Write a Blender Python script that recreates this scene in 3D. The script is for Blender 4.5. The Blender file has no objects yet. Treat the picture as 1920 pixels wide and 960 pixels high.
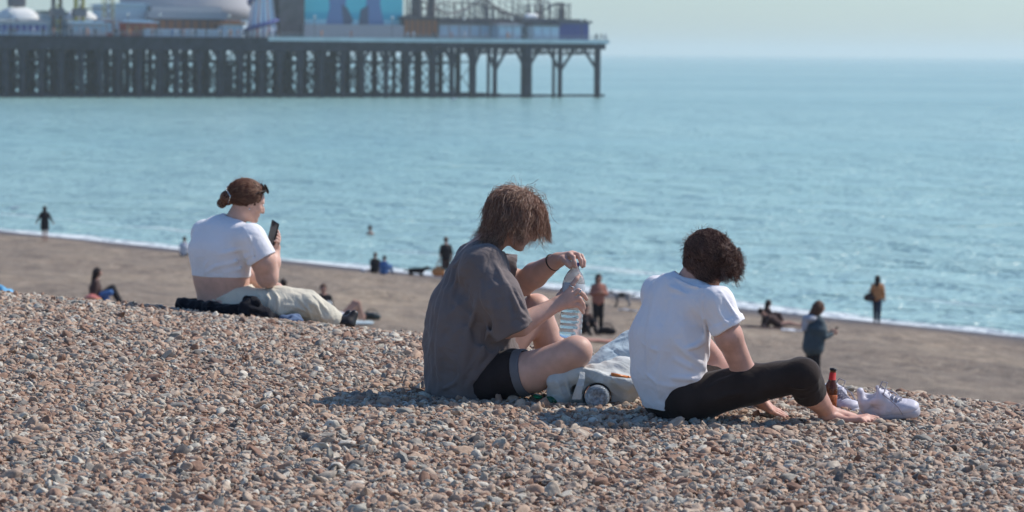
import bpy, bmesh, math, random
import numpy as np
from mathutils import Vector, Matrix, Euler

# ------------------------------------------------------------------ camera, sky, sun, exposure
F = 5333.0
CAMH = 1.35
PITCH = math.radians(90 - 4.105)
ROLL = math.radians(0.44)
SUN_AZ = math.atan2(0.9, 0.43)          # clockwise from +Y
SUN_EL = math.radians(46)
scene = bpy.context.scene
CMAT = Matrix.Rotation(PITCH, 3, 'X') @ Matrix.Rotation(ROLL, 3, 'Z')
cam_d = bpy.data.cameras.new('camera')
cam = bpy.data.objects.new('camera', cam_d)
scene.collection.objects.link(cam)
cam.matrix_world = Matrix.Translation((0, 0, CAMH)) @ CMAT.to_4x4()
cam_d.sensor_width = 36.0
cam_d.lens = F * 36.0 / 1920.0
cam_d.clip_start = 0.1
cam_d.clip_end = 60000
cam_d.dof.use_dof = True
cam_d.dof.focus_distance = 11.0
cam_d.dof.aperture_fstop = 5.6
scene.camera = cam

world = bpy.data.worlds.new('World'); scene.world = world
world.use_nodes = True
wn = world.node_tree
bg = wn.nodes['Background']
sky = wn.nodes.new('ShaderNodeTexSky')
sky.sky_type = 'NISHITA'; sky.sun_disc = False
sky.sun_elevation = SUN_EL; sky.sun_rotation = SUN_AZ
sky.air_density = 1.0; sky.dust_density = 0.6; sky.ozone_density = 6.0
tint = wn.nodes.new('ShaderNodeMix'); tint.data_type = 'RGBA'; tint.blend_type = 'MULTIPLY'; tint.inputs[0].default_value = 1
tint.inputs[7].default_value = (0.86, 0.985, 1.06, 1)
wn.links.new(sky.outputs[0], tint.inputs[6]); wn.links.new(tint.outputs[2], bg.inputs[0])
bg.inputs[1].default_value = 0.089

sl = bpy.data.lights.new('sun', 'SUN'); sl.energy = 2.95; sl.angle = math.radians(0.6)
sl.color = (1.0, 0.92, 0.83)
so = bpy.data.objects.new('sun', sl); scene.collection.objects.link(so)
SUNV = Vector((math.sin(SUN_AZ) * math.cos(SUN_EL), math.cos(SUN_AZ) * math.cos(SUN_EL), math.sin(SUN_EL)))
so.rotation_mode = 'QUATERNION'; so.rotation_quaternion = SUNV.to_track_quat('Z', 'Y')
so.location = (20, 10, 30)

vs = scene.view_settings
vs.view_transform = 'Standard'; vs.look = 'None'; vs.exposure = 0.60; vs.gamma = 1.0
scene.render.engine = 'CYCLES'
cy = scene.cycles
cy.max_bounces = 8; cy.diffuse_bounces = 3; cy.glossy_bounces = 3; cy.transmission_bounces = 8
cy.transparent_max_bounces = 8; cy.volume_bounces = 1
cy.use_denoising = True; cy.sample_clamp_indirect = 4.0
cy.caustics_reflective = False; cy.caustics_refractive = False

# ------------------------------------------------------------------ helpers
RNG = np.random.RandomState(7)
random.seed(7)
SEA = -8.35
CORG = Vector((0, 0, CAMH))

def ray(u, v):
    return CMAT @ Vector(((u - 960) / F, -(v - 480) / F, -1.0))

def at(u, v, Y):
    """world point seen at photo pixel (u, v) at distance Y along +Y"""
    r = ray(u, v)
    return CORG + r * (Y / r.y)

def dline(X, Y):
    return 0.764 * (X + 27) + 0.645 * (Y - 152)

_pd = np.array([-400, -72, -71, -70, -69, -68, -67, -65, -55, -44, -20, 0, 40, 300, 900.])
_ps = np.array([0.0, 0.0, 0.0, 0.02, 0.075, 0.14, 0.19, 0.21, 0.20, 0.135, 0.10, 0.09, 0.07, 0.02, 0.0])
_dd = np.linspace(-400, 900, 26001)
_sl = np.interp(_dd, _pd, _ps)
_hh = -np.cumsum(_sl) * (_dd[1] - _dd[0])
_hh -= np.interp(-71.5, _dd, _hh)
_hh = np.where(_dd > -66, _hh + (SEA - np.interp(0, _dd, _hh)) * np.clip((_dd + 66) / 66, 0, 1), _hh)

def snoise(X, Y, seed, freq, n=6):
    r = np.random.RandomState(seed)
    out = 0
    for i in range(n):
        a = r.rand() * 6.283; f = freq * (0.6 + 0.9 * r.rand()); p = r.rand() * 6.283
        out = out + np.sin((X * math.cos(a) + Y * math.sin(a)) * f + p)
    return out / n

def height(X, Y):
    X = np.asarray(X, float); Y = np.asarray(Y, float)
    d = dline(X, Y)
    s = -0.645 * (X) + 0.764 * (Y - 11)        # along the shore
    dd = d + np.interp(s, [-3, -1, -0.2, 0.3, 1.2, 2.2, 3.2, 5, 8, 14], [0.4, 0.1, -0.1, 0.0, 0.40, 0.12, 0.02, 0.30, 0.75, 0.8])
    h = np.interp(dd, _dd, _hh)
    near = np.clip((-d - 50) / 15, 0, 1)
    nearcam = np.exp(-((Y - 11) / 2.2) ** 2)
    h = h + near * (1 - 0.8 * nearcam) * (0.022 * snoise(X, Y, 3, 1.8) + 0.008 * snoise(X, Y, 5, 6))
    far = np.clip((d + 62) / 15, 0, 1) * np.clip(-d / 6, 0, 1)
    dd_ = dd + 1.5 * snoise(X, Y, 14, 0.12)
    h = h + far * (0.13 * np.exp(-((dd_ + 36) / 1.6) ** 2) + 0.16 * np.exp(-((dd_ + 19) / 1.3) ** 2) + 0.10 * np.exp(-((dd_ + 8) / 0.9) ** 2) + 0.10 * snoise(X, Y, 11, 0.35) + 0.05 * snoise(X, Y, 12, 1.1))
    return h

def ground_hit(u, v, y0=30.0):
    r = ray(u, v)
    Y = np.linspace(y0, 260, 4000)
    px = r.x / r.y * Y; pz = CAMH + r.z / r.y * Y
    below = pz < height(px, Y)
    i = int(np.argmax(below)) if below.any() else -1
    return Vector((px[i], Y[i], float(height(px[i], Y[i]))))

def link(o):
    scene.collection.objects.link(o); return o

def mesh_obj(name, verts, faces, mat=None, parent=None, smooth=True, base=None):
    me = bpy.data.meshes.new(name)
    verts = np.asarray(verts, np.float32)
    if base is not None:
        verts = verts - np.asarray(base, np.float32)
    if isinstance(faces, np.ndarray) and faces.ndim == 2:
        nf, k = faces.shape
        me.vertices.add(len(verts)); me.vertices.foreach_set('co', verts.ravel())
        me.loops.add(nf * k); me.loops.foreach_set('vertex_index', faces.astype(np.int32).ravel())
        me.polygons.add(nf)
        me.polygons.foreach_set('loop_start', np.arange(0, nf * k, k, dtype=np.int32))
        me.update(calc_edges=True); me.validate()
    else:
        me.from_pydata([tuple(map(float, v)) for v in verts], [], [tuple(f) for f in faces])
        me.update()
    if smooth:
        me.polygons.foreach_set('use_smooth', np.ones(len(me.polygons), bool))
    if mat: me.materials.append(mat)
    o = bpy.data.objects.new(name, me); link(o)
    if parent: o.parent = parent
    return o

def thing(name, label, cat, loc=(0, 0, 0), group=None):
    o = bpy.data.objects.new(name, None); link(o); o.location = loc
    o.empty_display_size = 0.1
    o['label'] = label; o['category'] = cat
    if group: o['group'] = group
    return o

def tag(o, label, cat, group=None):
    o['label'] = label; o['category'] = cat
    if group: o['group'] = group
    return o

class MB:
    """collects boxes, tubes and lathes into one mesh"""
    def __init__(s): s.v = []; s.f = []
    def add(s, v, f):
        n = len(s.v); s.v += [tuple(p) for p in v]; s.f += [tuple(i + n for i in q) for q in f]
    def box(s, c, ax, ay, az):
        c, ax, ay, az = map(Vector, (c, ax, ay, az))
        v = [c + ax * i + ay * j + az * k for i in (-1, 1) for j in (-1, 1) for k in (-1, 1)]
        s.add(v, [(0, 1, 3, 2), (4, 6, 7, 5), (0, 4, 5, 1), (2, 3, 7, 6), (0, 2, 6, 4), (1, 5, 7, 3)])
    def tube(s, pts, radii, n=8, caps=True):
        pts = [Vector(p) for p in pts]
        if not hasattr(radii, '__len__'): radii = [radii] * len(pts)
        rings = []; up = None
        for i, p in enumerate(pts):
            t = (pts[min(i + 1, len(pts) - 1)] - pts[max(i - 1, 0)]).normalized()
            if up is None: up = t.orthogonal().normalized()
            up = (up - t * up.dot(t)).normalized(); w = t.cross(up)
            rings.append([p + (up * math.cos(6.2832 * k / n) + w * math.sin(6.2832 * k / n)) * radii[i] for k in range(n)])
        v = [q for r in rings for q in r]; f = []
        for i in range(len(pts) - 1):
            for k in range(n):
                a = i * n + k; b = i * n + (k + 1) % n
                f.append((a, b, b + n, a + n))
        if caps:
            f.append(tuple(range(n))[::-1]); f.append(tuple((len(pts) - 1) * n + k for k in range(n)))
        s.add(v, f)
    def lathe(s, prof, org, axis, n=40):
        axis = Vector(axis).normalized(); a = axis.orthogonal().normalized(); b = axis.cross(a)
        org = Vector(org); v = []
        for r, z in prof:
            for k in range(n):
                t = 6.28318 * k / n
                v.append(org + axis * z + (a * math.cos(t) + b * math.sin(t)) * max(r, 1e-4))
        f = []
        for i in range(len(prof) - 1):
            for k in range(n):
                p = i * n + k; q = i * n + (k + 1) % n
                f.append((p, q, q + n, p + n))
        f.append(tuple(range(n))[::-1]); f.append(tuple((len(prof) - 1) * n + k for k in range(n)))
        s.add(v, f)
    def build(s, name, mat, parent=None, smooth=False, bevel=0, base=None):
        o = mesh_obj(name, s.v, s.f, mat, parent, smooth, base)
        if bevel:
            m = o.modifiers.new('bevel', 'BEVEL'); m.width = bevel; m.segments = 2
        return o

# ------------------------------------------------------------------ materials
def mat(name, col, rough=0.8, noise=0.0, nscale=20, bump=0.0, bscale=80, sheen=0.0, sss=0.0, spec=0.3,
        trans=0.0, ior=1.45, col2=None, metal=0.0, coat=0.0, bdist=0.004, stretch=None):
    m = bpy.data.materials.new(name); m.use_nodes = True
    nt = m.node_tree; b = nt.nodes['Principled BSDF']
    b.inputs['Base Color'].default_value = (*col, 1)
    b.inputs['Roughness'].default_value = rough
    b.inputs['Specular IOR Level'].default_value = spec
    b.inputs['Metallic'].default_value = metal
    b.inputs['IOR'].default_value = ior
    if coat: b.inputs['Coat Weight'].default_value = coat
    if sheen:
        b.inputs['Sheen Weight'].default_value = sheen; b.inputs['Sheen Roughness'].default_value = 0.4
    if sss:
        b.inputs['Subsurface Weight'].default_value = sss
        b.inputs['Subsurface Radius'].default_value = (0.012, 0.005, 0.003); b.inputs['Subsurface Scale'].default_value = 1.0
    if trans: b.inputs['Transmission Weight'].default_value = trans
    tc = nt.nodes.new('ShaderNodeTexCoord')
    src = tc.outputs['Object']
    if stretch:
        mp = nt.nodes.new('ShaderNodeMapping'); mp.inputs['Scale'].default_value = stretch
        nt.links.new(src, mp.inputs[0]); src = mp.outputs[0]
    if noise or col2:
        n = nt.nodes.new('ShaderNodeTexNoise'); n.inputs['Scale'].default_value = nscale; n.inputs['Detail'].default_value = 5
        nt.links.new(src, n.inputs['Vector'])
        r = nt.nodes.new('ShaderNodeValToRGB')
        c2 = col2 if col2 else tuple(min(1, c * (1 + noise)) for c in col)
        c1 = col if col2 else tuple(c * (1 - noise) for c in col)
        r.color_ramp.elements[0].color = (*c1, 1); r.color_ramp.elements[1].color = (*c2, 1)
        r.color_ramp.elements[0].position = 0.35; r.color_ramp.elements[1].position = 0.65
        nt.links.new(n.outputs[0], r.inputs[0]); nt.links.new(r.outputs[0], b.inputs['Base Color'])
    if bump:
        n2 = nt.nodes.new('ShaderNodeTexNoise'); n2.inputs['Scale'].default_value = bscale; n2.inputs['Detail'].default_value = 6
        nt.links.new(src, n2.inputs['Vector'])
        bp = nt.nodes.new('ShaderNodeBump'); bp.inputs['Strength'].default_value = bump; bp.inputs['Distance'].default_value = bdist
        nt.links.new(n2.outputs[0], bp.inputs['Height']); nt.links.new(bp.outputs[0], b.inputs['Normal'])
    return m

class NT:
    def __init__(s, m): s.t = m.node_tree; s.b = s.t.nodes.get('Principled BSDF')
    def n(s, kind, ins=None, **kw):
        x = s.t.nodes.new(kind)
        for k, v in kw.items(): setattr(x, k, v)
        for k, v in (ins or {}).items():
            if hasattr(v, 'is_output') or isinstance(v, bpy.types.NodeSocket): s.t.links.new(v, x.inputs[k])
            else: x.inputs[k].default_value = v
        return x
    def ramp(s, fac, stops, interp='LINEAR'):
        r = s.t.nodes.new('ShaderNodeValToRGB'); r.color_ramp.interpolation = interp
        els = r.color_ramp.elements
        while len(els) < len(stops): els.new(0.5)
        for e, (p, c) in zip(els, stops):
            e.position = p; e.color = (*c, 1) if len(c) == 3 else c
        s.t.links.new(fac, r.inputs[0]); return r.outputs[0]
    def l(s, a, b): s.t.links.new(a, b)

# ------------------------------------------------------------------ ground
def grid(xs, ys, zf):
    X, Y = np.meshgrid(xs, ys, indexing='ij'); Z = zf(X, Y)
    v = np.stack([X, Y, Z], -1).reshape(-1, 3); nx, ny = X.shape
    i = np.arange(nx * ny).reshape(nx, ny)
    f = np.stack([i[:-1, :-1], i[1:, :-1], i[1:, 1:], i[:-1, 1:]], -1).reshape(-1, 4)
    return v, f

gm = bpy.data.materials.new('beach_shingle'); gm.use_nodes = True
g = NT(gm)
geo = g.n('ShaderNodeNewGeometry'); pos = geo.outputs['Position']
vor = g.n('ShaderNodeTexVoronoi', {'Vector': pos, 'Scale': 24.0}); vor.feature = 'F1'
big = g.n('ShaderNodeTexNoise', {'Vector': pos, 'Scale': 0.22, 'Detail': 6.0, 'Roughness': 0.6})
mp = g.n('ShaderNodeMapping', {'Vector': pos}); mp.inputs['Scale'].default_value = (1.0, 0.45, 1.0)
mid = g.n('ShaderNodeTexNoise', {'Vector': mp.outputs[0], 'Scale': 1.9, 'Detail': 8.0, 'Roughness': 0.75})
sepc = g.n('ShaderNodeSeparateColor', {'Color': vor.outputs['Color']})
stone = g.ramp(sepc.outputs[0], [(0.0, (0.17, 0.13, 0.10)), (0.35, (0.265, 0.205, 0.16)), (0.7, (0.345, 0.285, 0.225)), (1.0, (0.44, 0.405, 0.34))])
tone = g.ramp(big.outputs[0], [(0.3, (0.80, 0.80, 0.82)), (0.7, (1.08, 1.04, 1.0))])
tone2 = g.ramp(mid.outputs[0], [(0.33, (0.48, 0.48, 0.50)), (0.66, (1.42, 1.42, 1.36))])
m1 = g.n('ShaderNodeMix', data_type='RGBA', blend_type='MULTIPLY'); m1.inputs[0].default_value = 1
g.l(stone, m1.inputs[6]); g.l(tone, m1.inputs[7])
m2 = g.n('ShaderNodeMix', data_type='RGBA', blend_type='MULTIPLY'); m2.inputs[0].default_value = 1
g.l(m1.outputs[2], m2.inputs[6]); g.l(tone2, m2.inputs[7])
mpb = g.n('ShaderNodeMapping', {'Vector': pos}); mpb.inputs['Rotation'].default_value = (0, 0, math.radians(-40.2)); mpb.inputs['Scale'].default_value = (0.30, 0.025, 1.0)
band = g.n('ShaderNodeTexNoise', {'Vector': mpb.outputs[0], 'Scale': 1.0, 'Detail': 5.0, 'Roughness': 0.6})
bandc = g.ramp(band.outputs[0], [(0.32, (0.80, 0.80, 0.82)), (0.52, (1.0, 1.0, 1.0)), (0.68, (1.18, 1.17, 1.12))])
m2b = g.n('ShaderNodeMix', data_type='RGBA', blend_type='MULTIPLY'); m2b.inputs[0].default_value = 1
g.l(m2.outputs[2], m2b.inputs[6]); g.l(bandc, m2b.inputs[7]); m2 = m2b
# wet strip close to the sea
sx = g.n('ShaderNodeSeparateXYZ', {'Vector': pos})
wz = g.n('ShaderNodeMapRange', {'Value': sx.outputs[2], 'From Min': SEA + 0.10, 'From Max': SEA + 0.42, 'To Min': 1.0, 'To Max': 0.0})
m3 = g.n('ShaderNodeMix', data_type='RGBA', blend_type='MIX')
g.l(wz.outputs[0], m3.inputs[0]); g.l(m2.outputs[2], m3.inputs[6]); m3.inputs[7].default_value = (0.085, 0.062, 0.055, 1)
g.l(m3.outputs[2], g.b.inputs['Base Color'])
wr = g.n('ShaderNodeMapRange', {'Value': wz.outputs[0], 'To Min': 0.9, 'To Max': 0.45}); g.l(wr.outputs[0], g.b.inputs['Roughness'])
g.b.inputs['Specular IOR Level'].default_value = 0.2
bmp = g.n('ShaderNodeBump', {'Height': vor.outputs['Distance'], 'Strength': 0.9, 'Distance': 0.03}); bmp.invert = True
bmp2 = g.n('ShaderNodeBump', {'Height': mid.outputs[0], 'Strength': 0.6, 'Distance': 0.25, 'Normal': bmp.outputs[0]})
g.l(bmp2.outputs[0], g.b.inputs['Normal'])

xs = np.concatenate([np.linspace(-700, -60, 40), np.linspace(-58, -8, 70), np.linspace(-7.5, 7.5, 150), np.linspace(8, 60, 60), np.linspace(65, 600, 25)])
ys = np.concatenate([np.linspace(-150, 0, 15), np.linspace(1, 6, 10), np.linspace(6.2, 26, 220), np.linspace(26.5, 70, 90), np.linspace(71, 220, 120), np.linspace(225, 900, 30)])
gv, gf = grid(xs, ys, height)
ground = mesh_obj('ground', gv, gf, gm); ground['kind'] = 'structure'

# ------------------------------------------------------------------ sea
sm = bpy.data.materials.new('sea_water'); sm.use_nodes = True
s = NT(sm)
geo = s.n('ShaderNodeNewGeometry'); pos = geo.outputs['Position']
def wav(scale, sc, det=4.0, rough=0.6, rot=0.0):
    mp = s.n('ShaderNodeMapping', {'Vector': pos}); mp.inputs['Scale'].default_value = sc; mp.inputs['Rotation'].default_value = (0, 0, rot)
    return s.n('ShaderNodeTexNoise', {'Vector': mp.outputs[0], 'Scale': scale, 'Detail': det, 'Roughness': rough}).outputs[0]
w1 = wav(0.17, (0.7, 1, 1), 5, 0.68, -0.12)
w2 = wav(0.055, (0.5, 0.8, 1), 4, 0.55, 0.08)
w3 = wav(0.9, (0.6, 1, 1), 3, 0.6, 0.2)
patch = wav(0.010, (0.22, 1, 1), 5, 0.6, 0.1)
slick_n = wav(0.006, (0.10, 1, 1), 4, 0.6, 0.04)
slick = s.n('ShaderNodeMapRange', {'Value': slick_n, 'From Min': 0.56, 'From Max': 0.66}).outputs[0]
bs = s.n('ShaderNodeMapRange', {'Value': slick, 'To Min': 1.0, 'To Max': 0.35}).outputs[0]
b1 = s.n('ShaderNodeBump', {'Height': w2, 'Strength': 0.9, 'Distance': 4.5})
b2 = s.n('ShaderNodeBump', {'Height': w1, 'Strength': bs,  'Distance': 3.2, 'Normal': b1.outputs[0]})
b3 = s.n('ShaderNodeBump', {'Height': w3, 'Strength': 0.8, 'Distance': 0.3, 'Normal': b2.outputs[0]})
s.l(b3.outputs[0], s.b.inputs['Normal'])
depthc = s.ramp(patch, [(0.3, (0.23, 0.41, 0.39)), (0.7, (0.30, 0.49, 0.46))])
# shallow water near the beach is a little greener and paler
sx = s.n('ShaderNodeSeparateXYZ', {'Vector': pos})
dx = s.n('ShaderNodeMath', {0: sx.outputs[0], 1: 0.764}, operation='MULTIPLY')
dy = s.n('ShaderNodeMath', {0: sx.outputs[1], 1: 0.645, 2: 0.764 * 27 - 0.645 * 152}, operation='MULTIPLY_ADD')
dd = s.n('ShaderNodeMath', {0: dx.outputs[0], 1: dy.outputs[0]}, operation='ADD').outputs[0]
sh = s.n('ShaderNodeMapRange', {'Value': dd, 'From Min': 0.0, 'From Max': 70.0, 'To Min': 1.0, 'To Max': 0.0}).outputs[0]
mx = s.n('ShaderNodeMix', data_type='RGBA'); s.l(sh, mx.inputs[0]); s.l(depthc, mx.inputs[6]); mx.inputs[7].default_value = (0.30, 0.47, 0.445, 1)
# foam: broken lines where the ripples run out on the shingle
fn = wav(0.35, (1, 1, 1), 6, 0.7)
fn2 = wav(0.06, (1, 1, 1), 2, 0.5)
fw = s.n('ShaderNodeMath', {0: fn2, 1: 5.0, 2: -2.1}, operation='MULTIPLY_ADD').outputs[0]      # width of the edge line
fd = s.n('ShaderNodeMath', {0: fn, 1: 3.0, 2: -1.5}, operation='MULTIPLY_ADD').outputs[0]
fdd = s.n('ShaderNodeMath', {0: dd, 1: fd}, operation='ADD').outputs[0]
fe = s.n('ShaderNodeMath', {0: fdd, 1: fw}, operation='SUBTRACT').outputs[0]
foam = s.n('ShaderNodeMapRange', {'Value': fe, 'From Min': -0.3, 'From Max': 0.5, 'To Min': 1.0, 'To Max': 0.0}).outputs[0]
# second, thin broken line a few metres out
l2 = s.n('ShaderNodeMath', {0: fdd, 1: 7.5}, operation='SUBTRACT').outputs[0]
l2 = s.n('ShaderNodeMath', {0: l2}, operation='ABSOLUTE').outputs[0]
l2 = s.n('ShaderNodeMath', {0: l2, 1: fn2}, operation='DIVIDE').outputs[0]
f2 = s.n('ShaderNodeMapRange', {'Value': l2, 'From Min': 0.3, 'From Max': 1.6, 'To Min': 0.55, 'To Max': 0.0}).outputs[0]
f2g = s.n('ShaderNodeMapRange', {'Value': fn2, 'From Min': 0.48, 'From Max': 0.6}).outputs[0]
f2 = s.n('ShaderNodeMath', {0: f2, 1: f2g}, operation='MULTIPLY').outputs[0]
ft = s.n('ShaderNodeMath', {0: foam, 1: f2}, operation='MAXIMUM').outputs[0]
mf = s.n('ShaderNodeMix', data_type='RGBA'); s.l(ft, mf.inputs[0]); s.l(mx.outputs[2], mf.inputs[6]); mf.inputs[7].default_value = (0.62, 0.68, 0.70, 1)
s.l(mf.outputs[2], s.b.inputs['Base Color'])
s.b.inputs['Specular IOR Level'].default_value = 0.5
s.b.inputs['IOR'].default_value = 1.33
rr = s.n('ShaderNodeMapRange', {'Value': ft, 'To Min': 0.22, 'To Max': 0.9}); s.l(rr.outputs[0], s.b.inputs['Roughness'])

def sea_z(X, Y):
    d = dline(X, Y)
    a = 0.10 * np.clip(d / 6, 0, 1) * np.clip(1 - d / 160, 0, 1)
    w = np.sin(d * 0.75 + 1.6 * snoise(X, Y, 21, 0.05) * 3) * (0.6 + 0.4 * snoise(X, Y, 22, 0.09)) + 0.5 * snoise(X, Y, 23, 0.9)
    return SEA + a * w
xs = np.concatenate([-np.geomspace(9000, 62, 30), np.linspace(-60, 60, 260), np.geomspace(62, 9000, 30)])
ys = np.concatenate([np.linspace(30, 85, 12), np.linspace(86, 330, 420), np.geomspace(334, 40000, 64)])
wv, wf = grid(xs, ys, sea_z)
sea = mesh_obj('sea_water', wv, wf, sm); sea['kind'] = 'structure'

# ------------------------------------------------------------------ haze
hm = bpy.data.materials.new('haze_air'); hm.use_nodes = True
nt = hm.node_tree; nt.nodes.clear()
out = nt.nodes.new('ShaderNodeOutputMaterial'); pv = nt.nodes.new('ShaderNodeVolumePrincipled')
pv.inputs['Color'].default_value = (0.80, 0.87, 0.86, 1); pv.inputs['Density'].default_value = 0.00017
pv.inputs['Anisotropy'].default_value = 0.3
nt.links.new(pv.outputs[0], out.inputs['Volume'])
hb = MB(); hb.box((0, 19950, 12.3), (9100, 0, 0), (0, 20150, 0), (0, 0, 37.7))
HAZE = hb.build('haze', hm); HAZE['kind'] = 'stuff'

# ------------------------------------------------------------------ near shingle: loose pebbles
def pebble_field():
    X = []; n = 0
    target = 210000
    r = np.random.RandomState(4)
    x = r.uniform(-5.6, 5.6, 1350000); y = r.uniform(6.8, 24, 1350000)
    keep = (np.abs(x) < 0.18 * y + 0.9)
    d = dline(x, y)
    keep &= d < -62.5
    dens = np.clip(np.interp(y, [7, 12, 17, 24], [1.0, 0.95, 0.75, 0.6]), 0, 1) * np.where(d > -65, 0.6, 1)
    keep &= r.rand(len(x)) < dens
    x, y = x[keep], y[keep]
    print('pebble candidates', len(x))
    pass
    n = len(x)
    size = np.clip(np.exp(r.normal(math.log(0.0080), 0.40, n)), 0.0048, 0.028) * np.interp(y, [7, 12, 20], [1.0, 1.0, 1.12])
    z = height(x, y) + r.uniform(-0.009, 0.011, n)
    co = np.stack([x, y, z], -1).astype(np.float32)
    rot = np.stack([r.normal(0, 0.45, n), r.normal(0, 0.45, n), r.uniform(0, 6.283, n)], -1).astype(np.float32)
    asp = np.stack([r.uniform(1.0, 1.75, n), r.uniform(0.7, 1.05, n), r.uniform(0.50, 0.92, n)], -1)
    sc = (asp * size[:, None]).astype(np.float32)
    return co, rot, sc, r.randint(0, 14, n).astype(np.int32)

pm = bpy.data.materials.new('flint_pebble'); pm.use_nodes = True
p = NT(pm)
oi = p.n('ShaderNodeObjectInfo')
rnd = oi.outputs['Random']
c = p.ramp(rnd, [(0.0, (0.104, 0.090, 0.080)), (0.05, (0.210, 0.190, 0.164)), (0.13, (0.315, 0.300, 0.256)), (0.20, (0.219, 0.124, 0.084)),
                 (0.34, (0.363, 0.224, 0.152)), (0.50, (0.468, 0.329, 0.231)), (0.64, (0.353, 0.267, 0.204)), (0.78, (0.487, 0.381, 0.284)),
                 (0.92, (0.449, 0.419, 0.345)), (1.0, (0.602, 0.549, 0.459))])
tc = p.n('ShaderNodeTexCoord')
addv = p.n('ShaderNodeVectorMath', {0: tc.outputs['Object'], 1: oi.outputs['Location']}, operation='ADD')
nz = p.n('ShaderNodeTexNoise', {'Vector': addv.outputs[0], 'Scale': 1.6, 'Detail': 6.0, 'Roughness': 0.65})
nzc = p.ramp(nz.outputs[0], [(0.25, (0.62, 0.60, 0.60)), (0.5, (1, 1, 1)), (0.75, (1.35, 1.38, 1.38))])
mm = p.n('ShaderNodeMix', data_type='RGBA', blend_type='MULTIPLY'); mm.inputs[0].default_value = 1
p.l(c, mm.inputs[6]); p.l(nzc, mm.inputs[7]); p.l(mm.outputs[2], p.b.inputs['Base Color'])
p.b.inputs['Roughness'].default_value = 0.72; p.b.inputs['Specular IOR Level'].default_value = 0.3
bb = p.n('ShaderNodeBump', {'Height': nz.outputs[0], 'Strength': 0.5, 'Distance': 0.004}); p.l(bb.outputs[0], p.b.inputs['Normal'])

co, rot, sc, idx = pebble_field()
me = bpy.data.meshes.new('shingle_pebbles')
me.vertices.add(len(co)); me.vertices.foreach_set('co', co.ravel())
for nm, typ, arr in (('rot', 'FLOAT_VECTOR', rot), ('scl', 'FLOAT_VECTOR', sc)):
    a = me.attributes.new(nm, typ, 'POINT'); a.data.foreach_set('vector', arr.ravel())
a = me.attributes.new('pick', 'INT', 'POINT'); a.data.foreach_set('value', idx)
me.materials.append(pm); me.update()
shingle = bpy.data.objects.new('pebbles', me); link(shingle); shingle['kind'] = 'stuff'
ng = bpy.data.node_groups.new('scatter_pebbles', 'GeometryNodeTree')
ng.interface.new_socket('Geometry', in_out='INPUT', socket_type='NodeSocketGeometry')
ng.interface.new_socket('Geometry', in_out='OUTPUT', socket_type='NodeSocketGeometry')
gin = ng.nodes.new('NodeGroupInput'); gout = ng.nodes.new('NodeGroupOutput')
join = ng.nodes.new('GeometryNodeJoinGeometry')
L = ng.links.new
for k in range(14):
    ico = ng.nodes.new('GeometryNodeMeshIcoSphere'); ico.inputs['Radius'].default_value = 1.0
    ico.inputs['Subdivisions'].default_value = 3
    sp = ng.nodes.new('GeometryNodeSetPosition'); L(ico.outputs['Mesh'], sp.inputs['Geometry'])
    posn = ng.nodes.new('GeometryNodeInputPosition')
    nz = ng.nodes.new('ShaderNodeTexNoise'); nz.noise_dimensions = '4D'; nz.inputs['W'].default_value = k * 3.7
    nz.inputs['Scale'].default_value = 0.75; nz.inputs['Detail'].default_value = 1.2
    L(posn.outputs[0], nz.inputs['Vector'])
    sb = ng.nodes.new('ShaderNodeVectorMath'); sb.operation = 'SUBTRACT'; L(nz.outputs['Color'], sb.inputs[0]); sb.inputs[1].default_value = (0.5, 0.5, 0.5)
    ml = ng.nodes.new('ShaderNodeVectorMath'); ml.operation = 'SCALE'; L(sb.outputs[0], ml.inputs[0]); ml.inputs['Scale'].default_value = 1.5 if k % 3 else 2.2
    L(ml.outputs[0], sp.inputs['Offset'])
    ss = ng.nodes.new('GeometryNodeSetShadeSmooth'); L(sp.outputs[0], ss.inputs[0])
    smt = ng.nodes.new('GeometryNodeSetMaterial'); smt.inputs['Material'].default_value = pm; L(ss.outputs[0], smt.inputs[0])
    gi = ng.nodes.new('GeometryNodeGeometryToInstance'); L(smt.outputs[0], gi.inputs[0]); L(gi.outputs[0], join.inputs[0])
def na(nm, dt):
    x = ng.nodes.new('GeometryNodeInputNamedAttribute'); x.data_type = dt; x.inputs['Name'].default_value = nm; return x.outputs[0]
iop = ng.nodes.new('GeometryNodeInstanceOnPoints'); L(gin.outputs[0], iop.inputs['Points']); L(join.outputs[0], iop.inputs['Instance'])
iop.inputs['Pick Instance'].default_value = True
L(na('pick', 'INT'), iop.inputs['Instance Index'])
e2r = ng.nodes.new('FunctionNodeEulerToRotation'); L(na('rot', 'FLOAT_VECTOR'), e2r.inputs[0]); L(e2r.outputs[0], iop.inputs['Rotation'])
L(na('scl', 'FLOAT_VECTOR'), iop.inputs['Scale'])
L(iop.outputs[0], gout.inputs[0])
gmod = shingle.modifiers.new('scatter', 'NODES'); gmod.node_group = ng
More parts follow.
